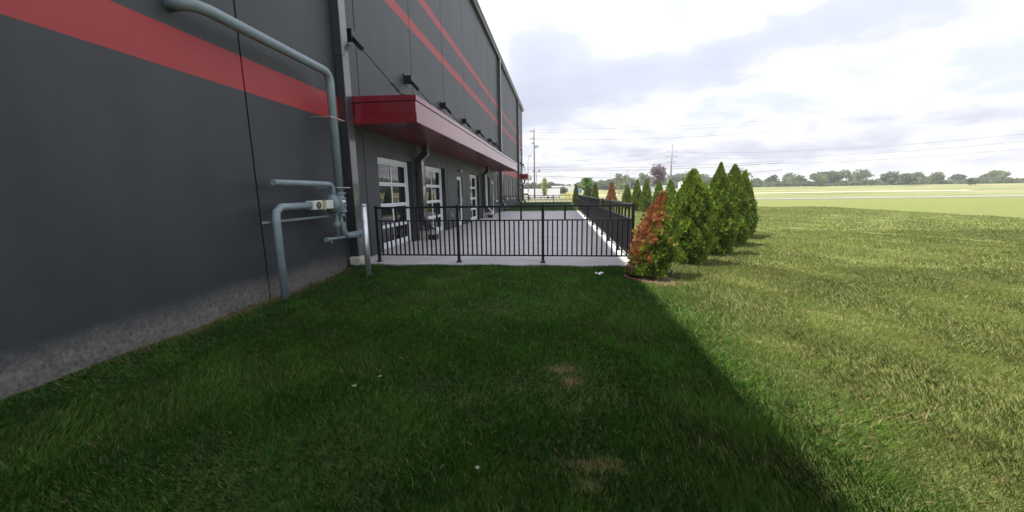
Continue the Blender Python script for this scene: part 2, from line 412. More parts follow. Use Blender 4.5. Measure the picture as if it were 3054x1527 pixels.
# kerb, drive and cross path beyond the lawn
def strip(name, x0, x1, y0, y1, lift, m, thick=0.15):
    mb = MB(); n = 24
    for i in range(n):
        a = x0 + (x1 - x0) * i / n; b = x0 + (x1 - x0) * (i + 1) / n
        z = [gz(y0) + lift, gz(y1) + lift]; k = len(mb.v)
        mb.v += [(a, y0, z[0]), (b, y0, z[0]), (b, y1, z[1]), (a, y1, z[1]), (a, y0, z[0] - thick), (b, y0, z[0] - thick), (b, y1, z[1] - thick), (a, y1, z[1] - thick)]
        mb.f += [tuple(k + q for q in t) for t in ((0, 1, 2, 3), (4, 5, 1, 0), (3, 2, 6, 7))]
    return tag(mb.build(name, m), kind='structure')
strip('kerb', -30, 90, 47.3, 47.55, 0.06, M_CURB)
strip('pavement', -30, 90, 47.56, 50.0, 0.03, M_CONC)
strip('driveway', -60, 120, 52.0, 57.5, 0.01, mat('worn_asphalt', (0.23, 0.22, 0.22), 0.9, var=0.15, scale=1.5))
strip('parking_area', -60, 0.5, 96, 112, 0.012, mat('pale_asphalt', (0.22, 0.21, 0.20), 0.9, var=0.15, scale=0.8))
strip('gravel_track', 4, 120, 128, 131, 0.02, mat('pale_gravel', (0.50, 0.46, 0.38), 0.95, var=0.1, scale=2))
strip('field_path', -6, 160, 86, 87.2, 0.02, mat('pale_path', (0.46, 0.42, 0.34), 0.95, var=0.1, scale=2))

# ------------------------------------------------------------------ the building
WX = -4.35; WT = 0.25; TOP = 10.95; Y0, Y1 = -16.0, 46.7
BLD = thing('warehouse_building', (WX, 20, 0), 'long dark grey panelled warehouse with red stripes and red canopy', 'building')
joints = [8.38 + 3.235 * k for k in range(-8, 12)]
bounds = [Y0] + [j for j in joints if Y0 + 0.5 < j < Y1 - 0.5] + [Y1]
OPEN = []   # y0, y1, z0, z1, kind
for a in (9.02, 12.36, 18.72, 22.0): OPEN.append((a, a + 2.21, 0.0, 2.36, 'overhead'))
for a in (16.29, 25.02): OPEN.append((a, a + 0.92, 0.0, 2.14, 'door'))
for a in (26.62, 29.45, 32.5, 35.55, 37.8): OPEN.append((a, a + 0.85, 0.82, 2.60, 'window'))
OPEN.append((42.45, 46.1, 0.0, 2.45, 'entrance'))
OPEN.append((42.75, 46.0, 3.72, 6.08, 'upper'))
for i in range(len(bounds) - 1):
    a, b = bounds[i] + 0.014, bounds[i + 1] - 0.014
    if i == 0: a = bounds[0]
    if i == len(bounds) - 2: b = bounds[-1]
    hs = sorted([o for o in OPEN if o[0] < b and o[1] > a], key=lambda o: o[0])
    mb = MB(); X0, X1 = WX - WT, WX
    cols = {}
    for o in hs: cols.setdefault((max(o[0], a), min(o[1], b)), []).append(o)
    edges = sorted({a, b, *[k[0] for k in cols], *[k[1] for k in cols]})
    for p, q in zip(edges[:-1], edges[1:]):
        if q - p < 1e-4: continue
        mid = (p + q) / 2; inside = sorted([o for o in hs if o[0] < mid < o[1]], key=lambda o: o[2])
        z = -0.3
        for o in inside:
            if o[2] - z > 0.01 and not (z < 0 and o[2] <= 0): mb.box(X0, X1, p, q, z, o[2])
            z = o[3]
        mb.box(X0, X1, p, q, z, TOP)
    mb.build('wall_panel', M_WALL, BLD)
    if i: MB().box(WX - 0.2, WX - 0.03, bounds[i] - 0.0138, bounds[i] + 0.0138, -0.2, TOP - 0.05).build('joint_sealant', M_SEAL, BLD)
# remaining walls, roof
MB().box(-44.0, WX - WT, Y1 - WT, Y1 - 0.002, -0.8, TOP - 0.002).build('end_wall', M_WALL, BLD)
MB().box(-44.0, WX - WT, Y0 + 0.002, Y0 + WT, -0.3, TOP - 0.002).build('end_wall', M_WALL, BLD)
MB().box(-44.3, -44.0, Y0, Y1, -0.8, TOP).build('rear_wall', M_WALL, BLD)
MB().prism([(-44.3, TOP + 0.003), (WX + 0.02, TOP + 0.003), (WX + 0.02, TOP + 0.06), (-24, TOP + 0.35), (-44.3, TOP + 0.06)], Y0 - 0.05, Y1 + 0.08).build('roof', M_ROOFT, BLD)
# box gutter with bright drip edge, in lengths
y = Y0 - 0.05; k = 0
while y < Y1 + 0.09:
    e = min(y + 6.4, Y1 + 0.10)
    g = MB().prism([(WX + 0.003, TOP - 0.26), (WX + 0.15, TOP - 0.26), (WX + 0.20, TOP - 0.02), (WX + 0.02, TOP - 0.02)], y, e - 0.004).build('gutter', M_GUTTER, BLD)
    MB().prism([(WX + 0.195, TOP - 0.045), (WX + 0.235, TOP - 0.045), (WX + 0.235, TOP + 0.05), (WX + 0.03, TOP + 0.075), (WX + 0.03, TOP + 0.065), (WX + 0.195, TOP + 0.04)], y, e - 0.004).build('drip_edge', M_TRIM, g)
    y = e

# --- openings
def ring(mb, x0, x1, y0, y1, z0, z1, w, wb=None):
    wb = w if wb is None else wb
    mb.box(x0, x1, y0, y0 + w, z0, z1); mb.box(x0, x1, y1 - w, y1, z0, z1)
    mb.box(x0, x1, y0 + w, y1 - w, z1 - w, z1); mb.box(x0, x1, y0 + w, y1 - w, z0, z0 + wb)
def overhead(y0, y1, z0, z1):
    xf = WX - 0.15
    mb = MB(); ring(mb, xf - 0.06, xf, y0 + 0.002, y1 - 0.002, z0 + 0.004, z1 - 0.002, 0.115, 0.02)
    d = mb.build('overhead_door', M_WHITE, BLD, bevel=0.004)
    a, b = y0 + 0.12, y1 - 0.12; zz = z1 - 0.12; n = 4; h = (zz - z0 - 0.03) / n
    xr = xf - 0.025
    for i in range(n):
        lo = z0 + 0.03 + i * h; hi = lo + h
        rh = 0.14 if i == 0 else 0.05
        MB().box(xr - 0.03, xr, a, b, lo + 0.002, lo + rh).build('rail', M_WHITE, d, bevel=0.003)
        MB().box(xr - 0.03, xr, a, b, hi - 0.045, hi - 0.003).build('rail', M_WHITE, d, bevel=0.003)
        mid = (a + b) / 2
        for s0, s1 in ((a, a + 0.05), (mid - 0.028, mid + 0.028), (b - 0.05, b)):
            MB().box(xr - 0.029, xr - 0.001, s0, s1, lo + rh, hi - 0.045).build('stile', M_WHITE, d)
        for s0, s1 in ((a + 0.05, mid - 0.028), (mid + 0.028, b - 0.05)):
            t = random.uniform(-0.0015, 0.0015)
            p = MB(); p.v = [(xr - 0.016 + t, s0, lo + rh), (xr - 0.016 - t, s1, lo + rh), (xr - 0.016 - t, s1, hi - 0.045), (xr - 0.016 + t, s0, hi - 0.045)]
            p.v += [(x_ - 0.01, y_, z_) for x_, y_, z_ in p.v]; p.f = [(0, 1, 2, 3), (7, 6, 5, 4), (0, 4, 5, 1), (1, 5, 6, 2), (2, 6, 7, 3), (3, 7, 4, 0)]
            p.build('pane', M_GLASS, d)
def door(y0, y1, z0, z1):
    xf = WX - 0.05
    mb = MB(); ring(mb, xf - 0.08, xf, y0 + 0.002, y1 - 0.002, z0 + 0.004, z1 - 0.002, 0.05, 0.015)
    d = mb.build('glass_door', M_WHITE, BLD, bevel=0.003)
    mb = MB(); ring(mb, xf - 0.06, xf - 0.015, y0 + 0.055, y1 - 0.055, z0 + 0.02, z1 - 0.055, 0.085, 0.22); mb.build('door_leaf', M_WHITE, d, bevel=0.003)
    MB().box(xf - 0.045, xf - 0.032, y0 + 0.14, y1 - 0.14, z0 + 0.24, z1 - 0.14).build('pane', M_GLASS, d)
    h = MB(); h.tube([(xf - 0.015, y1 - 0.10, 0.95), (xf + 0.05, y1 - 0.10, 0.95), (xf + 0.05, y1 - 0.10, 1.25), (xf - 0.015, y1 - 0.10, 1.25)], 0.011, 8)
    h.build('handle', M_GALV, d)
def window(y0, y1, z0, z1):
    xf = WX - 0.06
    mb = MB(); ring(mb, xf - 0.06, xf, y0 + 0.002, y1 - 0.002, z0 + 0.002, z1 - 0.002, 0.055)
    d = mb.build('window', M_WHITE, BLD)
    MB().box(xf - 0.04, xf - 0.025, y0 + 0.057, y1 - 0.057, z0 + 0.057, z1 - 0.057).build('pane', M_GLASS, d)
    MB().box(WX - 0.058, WX + 0.03, y0 + 0.004, y1 - 0.004, z0 - 0.02, z0 + 0.0018).build('sill', M_WHITE, d)
def grid_window(y0, y1, z0, z1, cols_, rows, name='window'):
    xf = WX - 0.05
    mb = MB(); ring(mb, xf - 0.06, xf, y0 + 0.002, y1 - 0.002, z0 + 0.002, z1 - 0.002, 0.06)
    d = mb.build(name, M_WHITE, BLD)
    ys_ = [y0 + 0.06 + (y1 - y0 - 0.12) * c for c in cols_]; zs_ = [z0 + 0.06 + (z1 - z0 - 0.12) * r for r in rows]
    for yy in ys_[1:-1]: MB().box(xf - 0.05, xf - 0.005, yy - 0.03, yy + 0.03, zs_[0], zs_[-1]).build('mullion', M_WHITE, d)
    for a, b in zip(ys_[:-1], ys_[1:]):
        a2, b2 = a + (0.03 if a > ys_[0] else 0), b - (0.03 if b < ys_[-1] else 0)
        for zz in zs_[1:-1]: MB().box(xf - 0.05, xf - 0.006, a2, b2, zz - 0.03, zz + 0.03).build('transom', M_WHITE, d)
        for c, e in zip(zs_[:-1], zs_[1:]):
            MB().box(xf - 0.035, xf - 0.022, a2, b2, c + (0.03 if c > zs_[0] else 0), e - (0.03 if e < zs_[-1] else 0)).build('pane', M_GLASS, d)
for o in OPEN:
    {'overhead': overhead, 'door': door, 'window': window,
     'entrance': lambda a, b, c, d: grid_window(a, b, c, d, (0, .28, .72, 1), (0, .8, 1), 'entrance_glazing'),
     'upper': lambda a, b, c, d: grid_window(a, b, c, d, (0, .33, .67, 1), (0, .34, .40, .72, 1))}[o[4]](*o[:4])

# --- red canopy on tie rods
def canopy(y0, y1, xo, z0, z1, rods, zr):
    c = MB().box(WX + 0.003, xo - 0.05, y0 + 0.05, y1 - 0.05, z0 + 0.035, z1 - 0.04).build('canopy', M_RED, BLD)
    h = z1 - z0
    # fascia of three stepped bands: ends and long face
    for a, b, pr in ((0.0, 0.34, 0.018), (0.34, 0.80, 0.0), (0.80, 1.0, 0.022)):
        za, zb = z0 + a * h, z0 + b * h - 0.006
        mb = MB(); e = pr
        mb.box(xo - 0.05, xo + e, y0 - e, y1 + e, za, zb)
        mb.build('fascia_band', M_RED, c, bevel=0.004)
        MB().box(WX + 0.004, xo - 0.052, y0 - e, y0 + 0.048, za, zb).build('end_band', M_RED, c, bevel=0.004)
        MB().box(WX + 0.004, xo - 0.052, y1 - 0.048, y1 + e, za, zb).build('end_band', M_RED, c)
    n = int((y1 - y0) / 0.40); s = (y1 - y0 - 0.12) / n
    for i in range(n):
        MB().box(WX + 0.006, xo - 0.054, y0 + 0.055 + i * s, y0 + 0.055 + (i + 1) * s - 0.006, z0 + 0.012, z0 + 0.034).build('soffit_panel', M_SOFFIT, c)
    MB().prism([(WX + 0.004, z1 - 0.02), (xo - 0.06, z1 - 0.02), (xo - 0.06, z1 + 0.004), (WX + 0.004, z1 + 0.03)], y0 + 0.01, y1 - 0.01).build('canopy_roof', M_RED, c)
    for ry in rods:
        b = MB().box(WX - 0.002, WX + 0.025, ry - 0.15, ry + 0.15, zr - 0.14, zr + 0.14)
        b.box(WX + 0.024, WX + 0.20, ry - 0.09, ry + 0.09, zr - 0.09, zr + 0.10)
        d = (Vector((xo - 0.32, ry, z1 + 0.03)) - Vector((WX + 0.12, ry, zr))); u = d.normalized()
        b.bar(Vector((WX + 0.12, ry, zr)), Vector((WX + 0.12, ry, zr)) + u * 0.36, 0.085, 0.09)
        br = b.build('rod_bracket', M_BLACK, c)
        p = Vector((WX + 0.12, ry, zr)); q = Vector((xo - 0.32, ry, z1 + 0.02))
        rod = MB().tube([p + u * 0.3, q], 0.0125, 6).build('tie_rod', M_BLACK, c)
        t0 = p.lerp(q, 0.80); t1 = p.lerp(q, 0.90)
        mb = MB(); off = Vector((0, 0.022, 0))
        mb.bar(t0 + off, t1 + off, 0.014, 0.03); mb.bar(t0 - off, t1 - off, 0.014, 0.03)
        mb.tube([t0 - u * 0.03, t0 + u * 0.02], 0.028, 8); mb.tube([t1 - u * 0.02, t1 + u * 0.03], 0.028, 8)
        mb.build('turnbuckle', M_BLACK, c)
        MB().box(q.x - 0.05, q.x + 0.06, ry - 0.05, ry + 0.05, z1 + 0.0, z1 + 0.05).build('anchor', M_BLACK, c)
canopy(7.76, 26.7, -2.86, 2.85, 3.38, (7.95, 11.12, 14.48, 17.7, 20.9, 24.25, 26.3), 4.62)
canopy(43.0, 49.2, -3.42, 2.87, 3.38, (43.35, 46.0), 4.6)
MB().box(-6.5, WX - 0.004, Y1 + 0.003, 49.0, 2.93, 3.34).build('canopy_return', M_RED, BLD)
MB().tube([(WX + 0.15, 43.35, 6.05), (WX + 0.3, 43.35, 5.98)], 0.06, 8).build('wall_spotlight', M_BLACK, BLD)

# --- downspouts
def downspout(y0, y1, ztop, zkick, zoff=None, kick=True, dx=0.20):
    X0, X1 = WX + 0.004, WX + dx
    mb = MB(); n = 1
    if zoff: # offset out to the soffit at the top
        mb.prism([(X0, zkick), (X1, zkick), (X1, zoff), (X1 + 0.20, zoff + 0.17), (X1 + 0.20, ztop), (X1 + 0.02, ztop), (X1 + 0.02, zoff + 0.26), (X0, zoff + 0.04)], y0, y1)
    else: mb.box(X0, X1, y0, y1, zkick, ztop)
    d = mb.build('downspout', M_SPOUT, BLD, bevel=0.008)
    if kick:
        MB().prism([(X0, zkick - 0.003), (X0, zkick - 0.10), (X1 + 0.15, zkick - 0.52), (X1 + 0.32, zkick - 0.38), (X1, zkick - 0.003)], y0 + 0.002, y1 - 0.002).build('kickout', M_SPOUT, d, bevel=0.006)
    z = zkick + 0.9
    while z < ztop - 0.4:
        MB().box(X0 - 0.002, X1 + 0.004, y0 - 0.03, y1 + 0.004, z, z + 0.02).build('strap', M_SPOUT, d); z += 3.05
    return d
downspout(7.48, 7.72, TOP - 0.27, 0.15, kick=False, dx=0.18)
downspout(11.50, 11.72, 2.862, 0.72, 2.42)
downspout(21.72, 21.94, 2.862, 0.72, 2.42)
downspout(28.35, 28.60, TOP - 0.27, 0.72)
downspout(40.85, 41.10, TOP - 0.27, 0.66)
downspout(46.35, 46.55, 2.868, 0.62, 2.35, dx=0.14)

# --- twin-head emergency lights, hose tap, small spotlights
for yy in (16.80, 25.75):
    e = MB().box(WX + 0.001, WX + 0.06, yy - 0.07, yy + 0.07, 2.36, 2.45).build('emergency_light', M_LGREY, BLD, bevel=0.01)
    for s in (-1, 1): MB().tube([(WX + 0.05, yy + s * 0.085, 2.40), (WX + 0.13, yy + s * 0.10, 2.37)], [0.045, 0.058], 12).build('lamp_head', M_LAMPG, e)
tp = MB().tube([(WX, 15.05, 0.58), (WX + 0.09, 15.05, 0.58), (WX + 0.13, 15.05, 0.50)], 0.016, 8)
tp.tube([(WX + 0.06, 15.05, 0.59), (WX + 0.06, 15.05, 0.65)], 0.012, 6); tp.tube([(WX + 0.06, 15.05, 0.65), (WX + 0.06, 15.05, 0.665)], 0.032, 8)
tp.build('hose_tap', M_GALV, BLD)

# ------------------------------------------------------------------ drain boots below the downspouts
def ground_boot(y, x, label, kind):
    t = thing('downspout_boot', (x, y, 0), label, 'drain', 'drain fittings below the downspouts')
    if kind == 'near':
        MB().prism([(x - 0.10, -0.02), (x + 0.10, -0.02), (x + 0.13, 0.06), (x + 0.13, 0.145), (x - 0.12, 0.145)], y - 0.14, y + 0.14).build('adapter', M_CREAM, t, bevel=0.02)
        MB().tube([(x, y, -0.25), (x, y, -0.06), (x, y, -0.06), (x, y, -0.022)], [0.105, 0.105, 0.13, 0.13], 20).build('drain_pipe', M_TEAL, t, smooth=True)
    else:
        MB().prism([(x - 0.11, 0.16), (x + 0.12, 0.16), (x + 0.13, 0.30), (x - 0.07, 0.34)], y - 0.12, y + 0.12).build('adapter', M_CREAM, t, bevel=0.012)
        MB().box(x - 0.12, x + 0.14, y - 0.13, y + 0.13, 0.002, 0.155).build('drain_box', M_DRAIN, t, bevel=0.01)
        MB().box(WX + 0.01, x - 0.125, y - 0.08, y + 0.08, 0.002, 0.26).build('splash_block', M_CREAM, t, bevel=0.01)
    return t
ground_boot(7.52, -4.22, 'cream adapter on faded green drain pipe, below the nearest downspout', 'near')
ground_boot(11.6, -3.93, 'cream and black drain box on the patio between the first two glazed doors', 'box')
ground_boot(21.8, -3.93, 'cream and black drain box farther down the patio, beside the fourth glazed door', 'box')

# ------------------------------------------------------------------ gas piping and bollard
gas = thing('gas_meter_piping', (-4.05, 6.77, 0), 'grey blue gas riser pipe with regulator and valves on the wall', 'gas piping')
gx_ = -4.05
def arc(cy, cz, r, a0, a1, n=8): return [(gx_, cy + r * math.cos(R(a0 + (a1 - a0) * i / n)), cz + r * math.sin(R(a0 + (a1 - a0) * i / n))) for i in range(n + 1)]
MB().tube([(WX, 4.2, 3.56), (gx_ - 0.15, 4.2, 3.56), (gx_ - 0.04, 4.26, 3.56), (gx_, 4.4, 3.56), (gx_, 6.58, 3.56)] + arc(6.60, 3.39, 0.17, 90, 0)[1:] + [(gx_, 6.77, 1.46)], 0.07, 18).build('riser_pipe', M_GASP, gas, smooth=True)
MB().tube([(gx_, 6.77, 1.16), (gx_, 6.77, 0.85)] + arc(6.95, 0.83, 0.18, 180, 270)[1:] + [(gx_, 7.34, 0.65)], 0.062, 18).build('lower_pipe', M_GASP, gas, smooth=True)
MB().tube([(gx_, 7.30, 0.65), (gx_, 7.34, 0.65), (gx_, 7.34, 0.65), (gx_, 7.42, 0.65), (gx_, 7.45, 0.65)], [0.062, 0.062, 0.078, 0.078, 0.05], 18).build('end_cap', M_GASP, gas, smooth=True)
fl = MB()
for z in (1.46, 1.36, 1.23, 1.13): fl.tube([(gx_, 6.77, z - 0.014), (gx_, 6.77, z + 0.014)], 0.105, 18)
fl.tube([(gx_, 6.77, 1.13), (gx_, 6.77, 1.46)], 0.075, 16)
for k in range(8):
    a = k * math.pi / 4 + 0.2
    fl.tube([(gx_ + 0.088 * math.cos(a), 6.77 + 0.088 * math.sin(a), 1.10), (gx_ + 0.088 * math.cos(a), 6.77 + 0.088 * math.sin(a), 1.26)], 0.009, 6)
fl.build('flange_valve', M_GASP, gas)
MB().tube([(gx_, 6.77, 1.26), (gx_, 6.77, 1.335)], 0.096, 18).build('bright_band', M_GALV, gas, smooth=True)
# regulator: domed body facing along the pipe with flanged rim
MB().tube([(gx_, 6.66, 1.26), (gx_, 6.60, 1.26), (gx_, 6.57, 1.26), (gx_, 6.50, 1.26), (gx_, 6.46, 1.26), (gx_, 6.42, 1.26)], [0.085, 0.125, 0.16, 0.16, 0.13, 0.09], 24).build('regulator', M_GASD, gas, smooth=True)
MB().tube([(gx_, 6.545, 1.26), (gx_, 6.515, 1.26)], 0.185, 24).build('regulator_rim', M_GASP, gas)
MB().box(gx_ - 0.07, gx_ + 0.08, 6.20, 6.42, 1.19, 1.34).build('meter_head', M_LGREY, gas, bevel=0.015)
MB().box(gx_ - 0.075, gx_ + 0.084, 6.12, 6.19, 1.18, 1.345).build('meter_band', M_YTAG, gas, bevel=0.005)
MB().box(gx_ - 0.07, gx_ + 0.08, 5.86, 6.11, 1.19, 1.34).build('meter_body', M_LGREY, gas, bevel=0.015)
MB().tube([(gx_ + 0.082, 5.98, 1.265), (gx_ + 0.10, 5.98, 1.265)], 0.055, 16).build('dial', M_GLASS, gas)
MB().tube([(gx_, 5.87, 1.265), (gx_, 5.2, 1.265), (gx_, 5.1, 1.20), (gx_, 5.08, 1.08), (gx_, 5.08, -0.1)], 0.055, 14).build('supply_pipe', M_GASP, gas, smooth=True)
MB().tube([(gx_, 5.1, 1.62), (gx_, 6.42, 1.62)] + arc(6.44, 1.50, 0.12, 90, 0)[1:] + [(gx_, 6.56, 1.42)], 0.045, 14).build('vent_pipe', M_GASP, gas, smooth=True)
MB().tube([(gx_, 6.56, 1.44), (gx_, 6.56, 1.40), (gx_, 6.56, 1.38)], [0.05, 0.10, 0.12], 16).build('vent_flange', M_GASP, gas)
MB().tube([(gx_, 6.60, 1.12), (gx_, 6.60, 0.66)], 0.032, 12).build('bypass_pipe', M_GASD, gas, smooth=True)
v = MB().tube([(gx_, 6.60, 0.80), (gx_, 6.60, 0.83), (gx_, 6.60, 0.88), (gx_, 6.60, 0.93), (gx_, 6.60, 0.96)], [0.035, 0.06, 0.075, 0.06, 0.035], 14)
v.tube([(gx_ - 0.02, 6.60, 0.88), (gx_ + 0.12, 6.60, 0.88)], 0.02, 8); v.box(gx_ + 0.11, gx_ + 0.125, 6.56, 6.64, 0.82, 0.94); v.build('bypass_valve', M_GASD, gas)
h_ = MB().tube([(gx_, 6.24, 0.655), (gx_, 7.28, 0.625)], 0.028, 12)
h_.tube([(gx_, 6.22, 0.656), (gx_, 6.28, 0.654)], 0.045, 10); h_.tube([(gx_, 6.58, 0.645), (gx_, 6.64, 0.643)], 0.042, 10); h_.tube([(gx_, 6.92, 0.64), (gx_, 6.97, 0.638)], 0.04, 10)
h_.tube([(gx_, 6.36, 0.65), (gx_, 6.38, 0.57)], 0.02, 8); h_.build('drip_pipe', M_GASD, gas)
MB().tube([(gx_ + 0.02, 7.06, 0.63), (gx_ + 0.02, 7.22, 0.628)], 0.034, 12).build('bright_union', M_GALV, gas)
MB().box(gx_ + 0.062, gx_ + 0.085, 6.72, 6.74, 0.92, 1.03).build('valve_handle', M_DRAIN, gas)
MB().tube([(gx_ + 0.05, 6.735, 1.03), (gx_ + 0.10, 6.735, 1.04)], 0.018, 8).build('test_port', M_GASD, gas)
for z in (1.56, 2.78):
    MB().tube([(WX, 6.52, z), (gx_ + 0.09, 6.55, z), (gx_ + 0.09, 6.99, z), (WX, 7.0, z)], 0.008, 6).build('pipe_clamp', M_GALV, gas)
MB().box(gx_ - 0.09, gx_ - 0.07, 4.9, 6.9, 1.04, 1.075).build('support_rail', M_GASD, gas)

bol = thing('bollard', (-3.61, 6.78, 0), 'slim galvanised steel bollard standing in grass before the downspout', 'bollard')
MB().tube([(-3.61, 6.78, -0.3), (-3.61, 6.78, 1.22)], 0.052, 24).build('post', M_GALV, bol, smooth=True)
MB().tube([(-3.61, 6.78, 1.22), (-3.61, 6.78, 1.245), (-3.61, 6.78, 1.26)], [0.054, 0.052, 0.03], 24).build('cap', M_GALV, bol, smooth=True)

# ------------------------------------------------------------------ black railings
BAY = 1.7525
def railing(ax, ay, bx, by, label, cat='fence', skip_first=False, skip_last=False, name='metal_railing'):
    t = thing(name, ((ax + bx) / 2, (ay + by) / 2, 0), label, cat, 'black railings round the patio')
    L = math.hypot(bx - ax, by - ay); ux, uy = (bx - ax) / L, (by - ay) / L; nb = round(L / BAY); bay = L / nb
    def P(s, z): return Vector((ax + ux * s, ay + uy * s, z))
    along_x = abs(ux) > 0.5
    def bxm(w, z0, z1, d=None):
        d = d or w
        return MB().box(-w / 2, w / 2, -w / 2, w / 2, z0, z1)
    post = bxm(0.054, 0.0, 1.19).mesh('post', M_BLACK); bal = bxm(0.028, 0.162, 0.857).mesh('baluster', M_BLACK); stub = bxm(0.036, 0.883, 1.127).mesh('stub', M_BLACK)
    foot = MB(); foot.box(-0.055, 0.055, -0.055, 0.055, 0.001, 0.014)
    b = len(foot.v); 
    foot.v += [(-0.045, -0.045, 0.014), (0.045, -0.045, 0.014), (0.045, 0.045, 0.014), (-0.045, 0.045, 0.014), (-0.028, -0.028, 0.055), (0.028, -0.028, 0.055), (0.028, 0.028, 0.055), (-0.028, 0.028, 0.055)]
    foot.f += [tuple(b + i for i in q) for q in ((4, 5, 6, 7), (0, 1, 5, 4), (1, 2, 6, 5), (2, 3, 7, 6), (3, 0, 4, 7))]
    foot = foot.mesh('foot', M_BLACK)
    for i in range(nb + 1):
        if (skip_first and i == 0) or (skip_last and i == nb): continue
        o = obj('post', post, t, loc=P(i * bay, 0)); obj('foot', foot, o, loc=P(i * bay, 0))
    for i in range(nb):
        for k in range(17): obj('baluster', bal, t, loc=P(i * bay + bay * (k + 1) / 18, 0))
        for k in range(3): obj('stub', stub, t, loc=P(i * bay + bay * (k + 1) / 4, 0))
        s0, s1 = i * bay + 0.026, (i + 1) * bay - 0.026
        for nm, z, w, h in (('top_rail', 1.147, 0.046, 0.040), ('middle_rail', 0.870, 0.034, 0.026), ('bottom_rail', 0.149, 0.034, 0.026)):
            m_ = MB()
            if along_x: m_.box(P(s0, 0).x, P(s1, 0).x, ay - w / 2, ay + w / 2, z - h / 2, z + h / 2)
            else: m_.box(ax - w / 2, ax + w / 2, P(s0, 0).y, P(s1, 0).y, z - h / 2, z + h / 2)
            m_.build(nm, M_BLACK, t)
    return t
RX = 1.43
railing(-3.82, 7.70, RX, 7.70, 'black metal railing across the near end of the patio')
railing(RX, 7.70, RX, 28.95, 'long black metal railing down the sunlit side of the patio', skip_first=True, skip_last=True)
railing(-4.10, 28.95, RX, 28.95, 'black metal railing across the far end of the patio')

